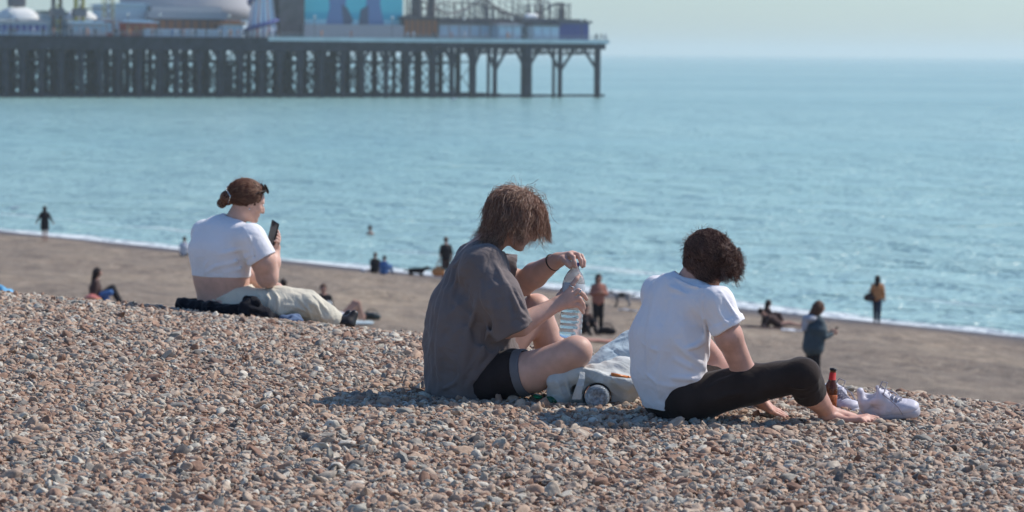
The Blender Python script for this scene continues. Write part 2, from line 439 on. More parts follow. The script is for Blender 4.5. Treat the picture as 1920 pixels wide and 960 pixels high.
# ------------------------------------------------------------------ smooth blended bodies and cloth
def surface_nets(D, lo, h):
    S = D < 0
    c = [S[i:S.shape[0] - 1 + i, j:S.shape[1] - 1 + j, k:S.shape[2] - 1 + k] for i in (0, 1) for j in (0, 1) for k in (0, 1)]
    tot = np.zeros(c[0].shape, np.int8)
    for q in c: tot += q
    act = (tot > 0) & (tot < 8)
    I = np.argwhere(act)
    idx = -np.ones(act.shape, np.int64); idx[act] = np.arange(len(I))
    P = np.zeros((len(I), 3)); N = np.zeros(len(I))
    for ax in range(3):
        o = [0, 0, 0]; o[ax] = 1
        oth = [a for a in range(3) if a != ax]
        for a in (0, 1):
            for b in (0, 1):
                s0 = [0, 0, 0]; s0[oth[0]] = a; s0[oth[1]] = b
                s1 = list(s0); s1[ax] = 1
                d0 = D[I[:, 0] + s0[0], I[:, 1] + s0[1], I[:, 2] + s0[2]]
                d1 = D[I[:, 0] + s1[0], I[:, 1] + s1[1], I[:, 2] + s1[2]]
                m = (d0 < 0) != (d1 < 0)
                t = np.where(m, d0 / np.where(m, d0 - d1, 1), 0)
                q = np.tile(np.array(s0, float), (len(I), 1)); q[:, ax] += t
                P += q * m[:, None]; N += m
    V = (I + P / N[:, None]) * h + lo
    F = []
    for ax in range(3):
        a1, a2 = (ax + 1) % 3, (ax + 2) % 3
        sl0 = [slice(None)] * 3; sl1 = [slice(None)] * 3
        sl0[ax] = slice(0, -1); sl1[ax] = slice(1, None)
        A, B = S[tuple(sl0)], S[tuple(sl1)]
        E = np.argwhere(A != B)
        ok = (E[:, a1] > 0) & (E[:, a2] > 0) & (E[:, a1] < D.shape[a1] - 1) & (E[:, a2] < D.shape[a2] - 1)
        E = E[ok]; inside = A[E[:, 0], E[:, 1], E[:, 2]]
        def cell(d1, d2):
            q = E.copy(); q[:, a1] += d1; q[:, a2] += d2
            return idx[q[:, 0], q[:, 1], q[:, 2]]
        Q = np.stack([cell(-1, -1), cell(0, -1), cell(0, 0), cell(-1, 0)], -1)
        Q[~inside] = Q[~inside][:, ::-1]
        F.append(Q)
    F = np.concatenate(F); F = F[(F >= 0).all(1)]
    return V, F

def relax(V, F, it=2, lam=0.5):
    e = np.concatenate([F[:, [0, 1]], F[:, [1, 2]], F[:, [2, 3]], F[:, [3, 0]]])
    cnt = np.bincount(e.ravel(), minlength=len(V)).astype(float)
    for _ in range(it):
        S = np.zeros_like(V)
        for k in range(3):
            S[:, k] = np.bincount(e[:, 0], V[e[:, 1], k], len(V)) + np.bincount(e[:, 1], V[e[:, 0], k], len(V))
        V = V + lam * (S / np.maximum(cnt, 1)[:, None] - V)
    return V

def A3(p): return np.array(p, float)

class Blob:
    """smooth union of tapered limbs and ellipsoids, with cuts, hollows and folds, meshed as one skin"""
    def __init__(s, h, P=None): s.h = h; s.P = P; s.p = []; s.cut = []; s.fold = []; s.noise = []
    # a tapered limb; wax/wf widen it along one axis; cutend flattens its end
    def limb(s, a, b, ra, rb, k=0.02, wax=None, wf=1.0, cutend=False, cutstart=False, cutp=None):
        s.p.append(('c', A3(a), A3(b), ra, rb, k, None if wax is None else A3(wax) / np.linalg.norm(wax), wf, cutend, cutstart, cutp)); return s
    def chain(s, pts, rs, k=0.012, **kw):
        for i in range(len(pts) - 1): s.limb(pts[i], pts[i + 1], rs[i], rs[i + 1], k, **kw)
        return s
    def ell(s, c, r, axes=None, k=0.02):
        ax = np.eye(3) if axes is None else np.array([A3(x) / np.linalg.norm(x) for x in axes])
        s.p.append(('e', A3(c), A3(r), ax, k)); return s
    def hollow(s, a, b, ra, rb, k=0.004): s.cut.append(('c', A3(a), A3(b), ra, rb, k, None, 1.0, False, False, None)); return s
    def hollow_ell(s, c, r, axes=None, k=0.004):
        ax = np.eye(3) if axes is None else np.array([A3(x) / np.linalg.norm(x) for x in axes])
        s.cut.append(('e', A3(c), A3(r), ax, k)); return s
    def crease(s, pts, amp, w): s.fold.append(([q if s.P is not None else A3(q) for q in pts], amp, w)); return s
    def snap(s, uv, D, lo, h, n):
        """where the line of sight through a photo pixel first meets the cloth"""
        r = ray(uv[0], uv[1]); Ys = np.arange(s.P.Y - 0.6, s.P.Y + 0.5, h * 0.5)
        X = np.stack([r.x / r.y * Ys, Ys, CAMH + r.z / r.y * Ys], -1)
        I = np.round((X - lo) / h).astype(int); ok = ((I >= 0) & (I < n)).all(1)
        val = np.full(len(Ys), 1.0); val[ok] = D[I[ok, 0], I[ok, 1], I[ok, 2]]
        i = int(np.argmax(val < 0)) if (val < 0).any() else int(np.argmin(val))
        return X[i]
    def ev(s, q, X):
        if q[0] == 'c':
            _, a, b, ra, rb, k, wax, wf, ce, cs, cutp = q
            P = X - a; B = b - a
            if wax is not None:
                P = P - (P @ wax)[..., None] * wax * (1 - 1 / wf); B = B - (B @ wax) * wax * (1 - 1 / wf)
            L2 = max(B @ B, 1e-12); t = P @ B / L2; tc = np.clip(t, 0, 1)
            d = np.sqrt(np.maximum(((P - tc[..., None] * B) ** 2).sum(-1), 0)) - (ra + (rb - ra) * tc)
            U = (b - a) / np.linalg.norm(b - a)
            if ce: d = np.maximum(d, (X - b) @ U)
            if cs: d = np.maximum(d, (a - X) @ U)
            if cutp is not None:
                for (cp, cn) in cutp: d = np.maximum(d, (X - A3(cp)) @ (A3(cn) / np.linalg.norm(cn)))
            return d
        _, c, r, ax, k = q
        P = (X - c) @ ax.T
        k0 = np.sqrt(((P / r) ** 2).sum(-1)); k1 = np.sqrt(((P / (r * r)) ** 2).sum(-1))
        return k0 * (k0 - 1) / np.maximum(k1, 1e-6)
    def bb(s, q):
        if q[0] == 'c':
            m = max(q[3], q[4]) * max(1, q[7]); return np.minimum(q[1], q[2]) - m, np.maximum(q[1], q[2]) + m
        m = q[2].max(); return q[1] - m, q[1] + m
    def mesh(s, smooth=1):
        h = s.h; lo = np.min([s.bb(q)[0] for q in s.p], 0) - 4 * h; hi = np.max([s.bb(q)[1] for q in s.p], 0) + 4 * h
        n = np.ceil((hi - lo) / h).astype(int) + 1
        D = np.full(n, 1.0, np.float32)
        def region(l, u, m):
            i0 = np.clip(np.floor((l - m - lo) / h).astype(int), 0, n - 1); i1 = np.clip(np.ceil((u + m - lo) / h).astype(int) + 1, 1, n)
            sl = tuple(slice(a, b) for a, b in zip(i0, i1))
            g = [lo[a] + h * np.arange(i0[a], i1[a]) for a in range(3)]
            return sl, np.stack(np.meshgrid(*g, indexing='ij'), -1)
        for q in s.p:
            k = q[5] if q[0] == 'c' else q[4]
            l, u = s.bb(q); sl, X = region(l, u, k + 3 * h)
            d = s.ev(q, X); o = D[sl]
            hh = np.clip(0.5 + 0.5 * (o - d) / k, 0, 1)
            D[sl] = o * (1 - hh) + d * hh - k * hh * (1 - hh)
        for pts, amp, w in s.fold:
            pts = [s.snap(q, D, lo, h, n) if s.P is not None else q for q in pts]
            l = np.min(pts, 0); u = np.max(pts, 0); sl, X = region(l, u, 3 * w)
            if min(X.shape[:3]) < 1: continue
            best = np.full(X.shape[:3], 1e9); tt = np.zeros(X.shape[:3]); nseg = len(pts) - 1
            for i in range(nseg):
                P = X - pts[i]; B = pts[i + 1] - pts[i]; t = np.clip(P @ B / max(B @ B, 1e-12), 0, 1)
                dd = ((P - t[..., None] * B) ** 2).sum(-1)
                m = dd < best; best = np.where(m, dd, best); tt = np.where(m, (i + t) / nseg, tt)
            # narrow across the surface, fading at both ends
            D[sl] = D[sl] - amp * np.exp(-best / (w * w)) * np.sin(np.pi * np.clip(tt * 0.9 + 0.05, 0, 1))
        for (seed, freq, amp, axis, mx) in s.noise:
            idx = np.argwhere(np.abs(D) < 4 * h + abs(amp) * 2)
            X = lo + idx * h; r = np.random.RandomState(seed); v = 0
            for i in range(9):
                dr = r.normal(size=3)
                if axis is not None:
                    a = A3(axis) / np.linalg.norm(axis); dr = dr - a * (dr @ a) * mx
                dr /= np.linalg.norm(dr); f = freq * (0.5 + 1.2 * r.rand())
                v = v + (1 - 2 * np.abs(np.sin(X @ dr * f + r.rand() * 6.28 + 0.8 * np.sin(X @ r.normal(size=3) * freq * 0.4))))
            D[idx[:, 0], idx[:, 1], idx[:, 2]] -= (amp * v / 3).astype(np.float32)
        for q in s.cut:
            k = q[5] if q[0] == 'c' else q[4]
            l, u = s.bb(q); sl, X = region(l, u, 3 * h)
            D[sl] = np.maximum(D[sl], -s.ev(q, X))
        V, Fc = surface_nets(D, lo, h)
        if smooth: V = relax(V, Fc, smooth)
        return V, Fc
    def build(s, name, m, parent=None, base=None, smooth=1):
        V, Fc = s.mesh(smooth)
        return mesh_obj(name, V, Fc, m, parent, True, base)

def nrm(v): v = np.array(v, float); return v / np.linalg.norm(v)

def add_head(B, c, fwd, up, S=1.0, neck_from=None, neck_r=0.055):
    """skull, jaw, nose, lips, ears, eye sockets; c = skull centre; returns landmarks"""
    c = A3(c); f = nrm(fwd); u = A3(up); u = nrm(u - f * (u @ f)); r = np.cross(f, u)   # r = the head's right
    q = lambda a, b, d=0.0: c + S * (f * a + u * b + r * d)
    B.ell(q(-0.008, 0.018), (0.098 * S, 0.078 * S, 0.086 * S), (f, r, u), 0.02)
    B.ell(q(0.030, -0.020), (0.068 * S, 0.062 * S, 0.085 * S), (f, r, u), 0.02)
    B.limb(q(0.01, -0.065, 0.045), q(0.068, -0.098, 0.012), 0.020 * S, 0.018 * S, 0.03)
    B.limb(q(0.01, -0.065, -0.045), q(0.068, -0.098, -0.012), 0.020 * S, 0.018 * S, 0.03)
    B.ell(q(0.045, -0.06), (0.045 * S, 0.04 * S, 0.035 * S), (f, r, u), 0.02)
    for sg in (-1, 1):
        B.limb(q(0.086, 0.012, 0.012 * sg), q(0.072, 0.016, 0.045 * sg), 0.009 * S, 0.008 * S, 0.012)     # brow
        B.ell(q(0.066, -0.030, 0.042 * sg), (0.020 * S, 0.022 * S, 0.020 * S), (f, r, u), 0.015)          # cheek
        B.ell(q(-0.002, -0.015, 0.076 * sg), (0.020 * S, 0.009 * S, 0.033 * S), (f, r, u), 0.005)          # ear
    B.chain([q(0.092, 0.0), q(0.106, -0.022), q(0.113, -0.038)], [0.007 * S, 0.010 * S, 0.012 * S], 0.010)  # nose
    B.limb(q(0.103, -0.041, 0.012), q(0.103, -0.041, -0.012), 0.007 * S, 0.007 * S, 0.008)
    B.limb(q(0.094, -0.064, 0.018), q(0.094, -0.064, -0.018), 0.006 * S, 0.006 * S, 0.006)
    B.limb(q(0.092, -0.075, 0.015), q(0.092, -0.075, -0.015), 0.007 * S, 0.007 * S, 0.006)
    B.ell(q(0.088, -0.102), (0.016 * S, 0.020 * S, 0.014 * S), (f, r, u), 0.015)
    for sg in (-1, 1):
        B.hollow_ell(q(0.093, -0.003, 0.031 * sg), (0.010 * S, 0.014 * S, 0.009 * S), (f, r, u))
    if neck_from is not None:
        B.limb(neck_from, q(-0.018, -0.055), neck_r * 1.08, neck_r * 0.95, 0.03)
    return dict(q=q, f=f, u=u, r=r, c=c, S=S)

def eyes(H, parent, base, skinless=None):
    for sg in (-1, 1):
        m = MB(); c = H['q'](0.080, -0.003, 0.031 * sg); n = 10
        me = [(math.sin(math.pi * i / n) * 0.0125, -math.cos(math.pi * i / n) * 0.0125) for i in range(n + 1)]
        m.lathe(me, Vector(c), Vector(H['f']), 14)
        o = m.build('eye', M['eye'], parent, True, base=base)
        o.data.materials.append(M['iris'])
        for i, pl in enumerate(o.data.polygons):
            if i // 14 >= 8: pl.material_index = 1

def add_hand(B, wrist, knuckles, fingers, thumb, wr=0.026, scale=1.0, k=0.006):
    """wrist point, list of four knuckle points, four lists of finger joints, one thumb list"""
    w = A3(wrist); kn = [A3(q) for q in knuckles]
    for i, q in enumerate(kn):
        B.limb(w + (q - w) * 0.12, q, wr * 0.72, 0.0115 * scale, 0.016)
    for q, fj, rr in zip(kn, fingers, (0.0090, 0.0094, 0.0088, 0.0078)):
        pts = [q] + [A3(x) for x in fj]
        rs = np.linspace(rr * 1.12, rr * 0.86, len(pts)) * scale
        B.chain(pts, list(rs), k)
    B.chain([w + (A3(thumb[0]) - w) * 0.3] + [A3(x) for x in thumb], list(np.linspace(0.0165, 0.0100, len(thumb) + 1) * scale), 0.010)

def strands(c, rad, axes, roots, n, length, v0, wave=0.005, wfreq=90, grav=0.3, width=0.0007, seg=14, extra=None, seed=1, stick=0.75,
            lengthvar=0.3, colliders=(), mess=0.25, curl=0.0, locks=0, locktight=0.6, tip=0.2, raw=False):
    """thousands of thin tapered hairs grown from the scalp ellipsoid, gathered into locks; all steps run on arrays"""
    r = np.random.RandomState(seed); c = A3(c); ax = np.array([nrm(a) for a in axes]); rad = A3(rad)
    N = lambda X: X / np.maximum(np.linalg.norm(X, axis=-1, keepdims=True), 1e-9)
    ds_ = []
    while len(ds_) < n:
        d = nrm(r.normal(size=3))
        if roots(d): ds_.append(d)
    d = np.array(ds_)
    layer = (1 + r.uniform(-0.05, 0.05, n))[:, None]
    p = c + (d * rad * layer) @ ax
    v = N(np.array([A3(v0(q)) for q in d]) @ ax + r.normal(size=(n, 3)) * 0.12)
    L = np.array([length(q) for q in d]) * (1 + r.uniform(-lengthvar, lengthvar * 0.6, n)); ds = (L / seg)[:, None]
    dw = d @ ax
    side = N(np.cross(v, dw) + r.normal(size=(n, 3)) * mess); side2 = N(dw + r.normal(size=(n, 3)) * mess)
    kk = 5.0
    cph = 3.0 * (np.sin(d[:, 0] * kk + 1.3) + np.sin(d[:, 1] * kk * 1.3 + 0.7 * d[:, 2] * kk) + np.sin(d[:, 2] * kk * 1.1 - d[:, 0] * kk)) + r.normal(size=n) * (2.0 if raw else 0.5)
    wsc = 1 + 0.5 * np.sin(cph * 1.7); ph = r.rand(n) * 6.28
    pts = np.zeros((seg + 1, n, 3))
    for i in range(seg + 1):
        s = i * ds[:, 0]; wv = wave * min(1.4, i / 3.0)
        pts[i] = p + side * (np.sin(s * wfreq * (0.85 + 0.15 * wsc) + cph) * wv * wsc)[:, None] + side2 * (np.cos(s * wfreq * (0.85 + 0.15 * wsc) + cph + 0.3 * ph) * wv * (0.5 + curl))[:, None]
        p = p + v * ds
        q = ((p - c) @ ax.T) / (rad * layer); l = np.linalg.norm(q, axis=1, keepdims=True)
        p = np.where(l < 1, c + (q / np.maximum(l, 1e-6) * rad * layer) @ ax, p)
        for (cc, cr) in colliders:
            w_ = p - A3(cc); lw = np.linalg.norm(w_, axis=1, keepdims=True); p = np.where(lw < cr, A3(cc) + w_ / np.maximum(lw, 1e-6) * cr, p)
        v = N(v * stick + np.array([0, 0, -1.0]) * grav + r.normal(size=(n, 3)) * 0.04)
        if extra is not None: v = N(v + extra(p, s, L))
    if raw: return d, pts
    if locks:
        gd, gp = strands(c, rad, axes, roots, locks, length, v0, wave, wfreq, grav, width, seg, extra, seed + 100, stick, lengthvar + .15, colliders, mess * 2, curl, raw=True)
        g = np.argmax(d @ gd.T + r.normal(size=(n, len(gd))) * 0.012, axis=1)
        G = gp[:, g]; t_ = np.linspace(0, 1, seg + 1)[:, None, None]; tight = locktight * r.uniform(0.5, 1.15, n)[None, :, None]
        w_ = np.clip(t_ * 2.0, 0, 1) * np.clip(tight, 0, 1); off0 = (pts[0] - G[0])[None]; jit = r.normal(size=(1, n, 3)) * 0.004
        pts = pts * (1 - w_) + (G + off0 * (1 - t_ * 0.7) + jit * t_) * w_
    wd = width * r.uniform(0.6, 1.5, n)
    T_ = np.gradient(pts, axis=0); T_ = N(T_); up = N(np.cross(T_, np.array([0.31, 0.52, 0.79]))); b2 = np.cross(T_, up)
    rr = wd[None, :] * (1 - (1 - tip) * np.linspace(0, 1, seg + 1)[:, None] ** 2)
    V = np.stack([pts + (up * math.cos(a) + b2 * math.sin(a)) * rr[..., None] for a in (0, 2.094, 4.188)], 2)   # seg+1, n, 3, xyz
    V = V.transpose(1, 0, 2, 3).reshape(-1, 3)
    k0 = (np.arange(n) * (seg + 1) * 3)[:, None, None] + (np.arange(seg) * 3)[None, :, None]
    a_ = np.arange(3)[None, None]; x = k0 + a_; y = k0 + (a_ + 1) % 3
    return V, np.stack([x, y, y + 3, x + 3], -1).reshape(-1, 4)

def hair_mesh(core, locks_, m, T, base):
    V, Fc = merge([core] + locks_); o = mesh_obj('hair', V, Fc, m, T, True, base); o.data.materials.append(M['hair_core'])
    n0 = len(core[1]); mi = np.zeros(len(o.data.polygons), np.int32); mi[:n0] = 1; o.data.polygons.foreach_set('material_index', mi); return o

def merge(objs_vf):
    V = []; Fc = []; n = 0
    for v, f in objs_vf: V.append(v); Fc.append(f + n); n += len(v)
    return np.concatenate(V), np.concatenate(Fc)

class Pix:
    """places joints by photo pixel and by depth from the figure's own distance"""
    def __init__(s, Y): s.Y = Y; s.k = Y / F
    def __call__(s, u, v, dy=0.0): return A3(at(u, v, s.Y + dy))
    def r(s, px): return px * s.k

M = {}
M['skin'] = mat('skin', (0.62, 0.385, 0.30), 0.5, noise=0.09, nscale=22, bump=0.35, bscale=140, sss=0.12, spec=0.35, bdist=0.001)
M['skin_red'] = mat('skin_sunburnt', (0.58, 0.33, 0.255), 0.5, noise=0.11, nscale=24, bump=0.35, bscale=140, sss=0.12, spec=0.35, bdist=0.001)
M['eye'] = mat('eye_white', (0.75, 0.73, 0.70), 0.2, spec=0.5)
M['iris'] = mat('eye_iris', (0.05, 0.035, 0.02), 0.15, spec=0.5)
def cloth(name, col, bump=0.35, bs=35, fine=420, sheen=0.15, noise=0.06, rough=0.92):
    m = mat(name, col, rough, noise=noise, nscale=9, bump=bump, bscale=bs, sheen=sheen, spec=0.15, bdist=0.006, stretch=(1, 1, 0.5))
    q = NT(m); b = [x for x in m.node_tree.nodes if x.type == 'BUMP'][0]
    tc = [x for x in m.node_tree.nodes if x.type == 'TEX_COORD'][0]
    nz = q.n('ShaderNodeTexNoise', {'Vector': tc.outputs['Object'], 'Scale': fine, 'Detail': 2.0})
    wr = q.n('ShaderNodeTexNoise', {'Vector': tc.outputs['Object'], 'Scale': 11.0, 'Detail': 3.0, 'Distortion': 1.6}); wr.noise_type = 'RIDGED_MULTIFRACTAL' if False else 'FBM'
    b1 = q.n('ShaderNodeBump', {'Height': wr.outputs[0], 'Strength': bump, 'Distance': 0.02, 'Normal': b.outputs[0]})
    b2 = q.n('ShaderNodeBump', {'Height': nz.outputs[0], 'Strength': 0.35, 'Distance': 0.0012, 'Normal': b1.outputs[0]})
    q.l(b2.outputs[0], q.b.inputs['Normal']); return m
M['grey_tee'] = cloth('washed_grey_cotton', (0.180, 0.153, 0.148))
M['white_tee'] = cloth('white_cotton', (0.83, 0.81, 0.83), noise=0.03)
M['white_top'] = cloth('white_jersey', (0.82, 0.82, 0.85), noise=0.03)
M['black_cloth'] = cloth('black_cotton', (0.032, 0.026, 0.026), noise=0.2)
M['leggings'] = cloth('black_stretch_cotton', (0.038, 0.029, 0.026), noise=0.2, bump=0.25)
M['cream'] = cloth('cream_cotton', (0.64, 0.60, 0.49), noise=0.06, bump=0.6)
M['canvas'] = cloth('cream_canvas', (0.53, 0.56, 0.55), noise=0.10, bump=0.5)
M['pale_blue'] = cloth('pale_blue_cotton', (0.42, 0.52, 0.58), noise=0.10, bump=0.5)
M['coat'] = cloth('black_padded_coat', (0.012, 0.013, 0.018), noise=0.3, bump=0.8, bs=22)
M['navy'] = cloth('blue_denim', (0.11, 0.16, 0.26), noise=0.3, bump=0.6)
M['grey_cuff'] = cloth('grey_cotton_cuff', (0.16, 0.16, 0.17))
M['boot'] = mat('black_leather', (0.014, 0.012, 0.012), 0.45, bump=0.3, bscale=60, spec=0.5)
def hairmat(name, a, b, c):
    m = bpy.data.materials.new(name); m.use_nodes = True; q = NT(m)
    geo = q.n('ShaderNodeNewGeometry')
    col = q.ramp(geo.outputs['Random Per Island'], [(0.0, a), (0.6, b), (1.0, c)])
    q.l(col, q.b.inputs['Base Color']); q.b.inputs['Roughness'].default_value = 0.45
    q.b.inputs['Specular IOR Level'].default_value = 0.6
    tl = q.n('ShaderNodeBsdfTranslucent', {'Color': col}); mx_ = q.n('ShaderNodeMixShader', {0: 0.35}); out = [x for x in q.t.nodes if x.type == 'OUTPUT_MATERIAL'][0]
    q.l(q.b.outputs[0], mx_.inputs[1]); q.l(tl.outputs[0], mx_.inputs[2]); q.l(mx_.outputs[0], out.inputs['Surface'])
    return m
M['hair_tan'] = hairmat('light_brown_hair', (0.20, 0.105, 0.078), (0.52, 0.31, 0.22), (0.85, 0.64, 0.49))
M['hair_dark'] = hairmat('dark_brown_hair', (0.075, 0.038, 0.030), (0.23, 0.125, 0.095), (0.52, 0.32, 0.24))
M['hair_ginger'] = hairmat('auburn_hair', (0.16, 0.062, 0.040), (0.36, 0.165, 0.10), (0.62, 0.38, 0.24))
M['hair_flat'] = mat('far_dark_hair', (0.030, 0.018, 0.015), 0.6)
M['black_rubber'] = mat('black_elastic', (0.01, 0.01, 0.012), 0.5)
M['silver'] = mat('silver_ring', (0.65, 0.65, 0.63), 0.25, metal=1.0)
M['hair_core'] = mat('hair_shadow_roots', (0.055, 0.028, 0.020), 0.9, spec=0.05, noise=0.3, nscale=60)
FOLD = 2.3
# ------------------------------------------------------------------ friend in the grey T-shirt
def build_grey_person():
    Pa = Pix(11.1); R = Pa.r; P = Pa
    base = P(900, 748, 0.0); base = Vector(base)
    T = thing('person', 'cross-legged person with shaggy hair and grey T-shirt opening a water bottle', 'person', base)
    W = A3((-0.28, 0.96, 0))
    # body
    B = Blob(0.0042)
    B.limb(P(885, 700), P(868, 590), R(52), R(50), 0.05, W, 1.25)
    B.limb(P(868, 590), P(893, 500), R(50), R(42), 0.05, W, 1.3)
    B.limb(P(903, 500, -0.14), P(886, 492, 0.16), R(24), R(24), 0.04)
    H = add_head(B, P(972, 404), (0.78, 0.24, -0.58), (0.54, 0.0, 0.84), 0.96, P(905, 470), 0.055)
    # near arm (its right)
    el = P(951, 616, -0.20); wr = P(1043, 571, -0.135)
    B.limb(P(905, 502, -0.15), el, R(23), R(18), 0.02)
    B.limb(el, P(975, 609, -0.19), R(18), R(21), 0.012)
    B.limb(P(975, 609, -0.19), wr, R(22), R(13.5), 0.012)
    kn = [P(1066, 547, -0.135), P(1072, 554, -0.140), P(1075, 563, -0.140), P(1074, 572, -0.135)]
    fg = [[P(1074, 533, -0.135), P(1081, 523, -0.130), P(1086, 517, -0.118)],
          [P(1085, 545, -0.145), P(1094, 553, -0.130), P(1100, 561, -0.110)],
          [P(1087, 560, -0.148), P(1093, 570, -0.135), P(1096, 578, -0.118)],
          [P(1083, 572, -0.142), P(1090, 580, -0.132), P(1094, 587, -0.118)]]
    add_hand(B, wr, kn, fg, [P(1050, 556, -0.10), P(1056, 546, -0.065), P(1064, 536, -0.045)], 0.027)
    # far arm (its left)
    sh2 = P(884, 492, 0.16); el2 = P(980, 532, 0.18); wr2 = P(1043, 489, 0.02)
    B.limb(sh2, el2, R(26), R(23), 0.02); B.limb(el2, P(1003, 516, 0.13), R(23), R(24), 0.012)
    B.limb(P(1003, 516, 0.13), wr2, R(24), R(14.5), 0.012)
    kn = [P(1068, 477, -0.045), P(1073, 475, -0.025), P(1077, 476, -0.003), P(1078, 479, 0.018)]
    fg = [[P(1075, 482, -0.080), P(1077, 492, -0.090), P(1079, 500, -0.088)],
          [P(1084, 478, -0.060), P(1089, 488, -0.070), P(1090, 497, -0.072)],
          [P(1090, 480, -0.020), P(1095, 490, -0.030), P(1095, 499, -0.036)],
          [P(1088, 484, 0.012), P(1092, 493, 0.002), P(1092, 501, -0.010)]]
    add_hand(B, wr2, kn, fg, [P(1056, 486, -0.045), P(1064, 493, -0.075), P(1069, 500, -0.080)], 0.029)
    # legs, crossed
    kn1 = P(1078, 661, -0.26)
    B.limb(P(905, 708, -0.08), P(1000, 697, -0.19), R(44), R(37), 0.03); B.limb(P(1000, 697, -0.19), kn1, R(37), R(30), 0.02)
    B.ell(P(1084, 656, -0.262), (R(26), R(26), R(25)), None, 0.015)
    an1 = P(1045, 722, 0.02)
    B.limb(kn1, P(1062, 697, -0.14), R(28), R(27), 0.015); B.limb(P(1062, 697, -0.14), an1, R(27), R(17), 0.02)
    B.limb(an1, P(1085, 730, 0.10), R(15), R(13), 0.015)
    kn2 = P(1006, 582, 0.22)
    B.limb(P(895, 705, 0.10), kn2, R(42), R(30), 0.03)
    B.limb(kn2, P(1030, 645, 0.24), R(28), R(28), 0.015); B.limb(P(1030, 645, 0.24), P(1068, 722, 0.26), R(28), R(16), 0.015)
    B.ell(P(1006, 575, 0.215), (R(24), R(25), R(24)), None, 0.015)
    B.limb(P(1068, 728, 0.26), P(1112, 735, 0.2), R(15), R(12), 0.015)
    B.build('body', M['skin'], T, base, smooth=2)
    # T-shirt
    S = Blob(0.0040, P)
    S.limb(P(872, 720), P(878, 640), R(77), R(80), 0.05, W, 1.15)
    S.limb(P(878, 640), P(884, 585), R(80), R(77), 0.05, W, 1.18)
    S.limb(P(884, 585), P(900, 522), R(76), R(60), 0.05, W, 1.2)
    S.limb(P(900, 522), P(908, 488), R(54), R(38), 0.05, W, 1.25)
    S.limb(P(906, 500, -0.14), P(886, 484, 0.17), R(36), R(32), 0.05)
    S.limb(P(925, 690), P(948, 668), R(42), R(30), 0.05, W, 1.3)
    hb = P(967, 624, -0.20)
    S.limb(P(906, 502, -0.15), P(932, 555, -0.19), R(42), R(45), 0.05)
    S.limb(P(932, 555, -0.19), hb, R(45), R(43), 0.03, cutend=True)
    S.hollow(P(963, 614, -0.199), P(979, 645, -0.205), R(33), R(37))
    S.limb(P(886, 490, 0.17), P(965, 508, 0.185), R(32), R(33), 0.03, cutend=True)
    S.hollow(P(945, 503, 0.18), P(985, 512, 0.19), R(27), R(28))
    S.limb(P(902, 482), P(918, 462), R(34), R(31), 0.02, cutend=True)
    S.hollow(P(912, 466), P(930, 444), R(27), R(30))
    # folds: sleeve
    y = -0.28
    for pts, a, w in (
        ([(930, 492, -.22), (945, 530, -.27), (952, 575, -.29), (958, 612, -.28)], .009, .014),
        ([(946, 520, -.24), (960, 552, -.28), (975, 585, -.27), (990, 596, -.25)], .010, .012),
        ([(962, 536, -.22), (974, 562, -.25), (990, 586, -.25)], .008, .010),
        ([(915, 540, -.29), (925, 580, -.30), (935, 620, -.29)], .006, .018),
        ([(900, 520, -.26), (905, 560, -.28), (915, 600, -.28)], .005, .016),
        ([(970, 590, -.28), (982, 602, -.26), (998, 598, -.23)], .006, .010),
        # body drape
        ([(890, 560, -.20), (880, 620, -.22), (868, 690, -.22), (862, 735, -.20)], .010, .022),
        ([(915, 610, -.17), (905, 660, -.19), (880, 715, -.22)], .010, .018),
        ([(940, 650, -.15), (905, 690, -.19), (870, 730, -.2)], .010, .016),
        ([(955, 672, -.14), (925, 705, -.17), (900, 740, -.18)], .009, .014),
        ([(850, 520, -.12), (830, 590, -.16), (822, 660, -.18), (820, 730, -.17)], .009, .024),
        ([(862, 470, .02), (838, 520, .0), (818, 590, -.04), (808, 660, -.06)], .007, .018),
        ([(885, 462, -.06), (852, 500, -.1), (835, 550, -.12)], .006, .014),
        ([(872, 600, -.2), (900, 640, -.2), (935, 660, -.17)], -.008, .018),
        ([(895, 560, -.2), (915, 600, -.19), (940, 640, -.16)], -.009, .018),
        ([(922, 468), (912, 500), (905, 540), (908, 580)], -.0025, .006), ([(800, 738), (850, 741), (900, 738)], -.0015, .004),
        ([(925, 600), (950, 606), (975, 598), (992, 586)], -.0018, .004), ([(865, 480), (850, 540), (838, 600)], .005, .012),
        ([(905, 650), (880, 690), (850, 720), (820, 735)], .006, .010), ([(940, 668), (915, 700), (890, 720)], -.006, .009)):
        S.crease([q[:2] for q in pts], a * FOLD, w * 0.75)
    S.noise = [(5, 24, 0.0048, (0, 0, 1), 0.75), (9, 55, 0.0012, None, 0)]
    S.build('t_shirt', M['grey_tee'], T, base, smooth=1)
    # shorts
    K = Blob(0.0040, P)
    K.limb(P(885, 712), P(905, 705), R(62), R(60), 0.04, W, 1.2)
    hem = P(984, 698, -0.165)
    K.limb(P(905, 712, -0.08), hem, R(54), R(44), 0.04, cutend=True)
    K.hollow(P(965, 702, -0.15), P(1000, 697, -0.18), R(39), R(39))
    K.limb(P(895, 705, 0.10), P(948, 650, 0.16), R(50), R(42), 0.04, cutend=True)
    K.noise = [(15, 30, 0.003, None, 0)]
    K.build('shorts', M['black_cloth'], T, base)
    C = Blob(0.004)
    C.limb(P(974, 700, -0.158), P(990, 697, -0.172), R(45.5), R(44), 0.01, cutend=True, cutstart=True)
    C.hollow(P(968, 701, -0.155), P(996, 696, -0.176), R(40), R(40))
    C.build('shorts_cuff', M['grey_cuff'], T, base)
    # hair: a soft core and hundreds of wavy locks
    f, u, r = H['f'], H['u'], H['r']; c = H['c']
    core = Blob(0.005)
    core.ell(H['q'](-0.018, 0.014), (0.086, 0.076, 0.076), (f, r, u), 0.02)
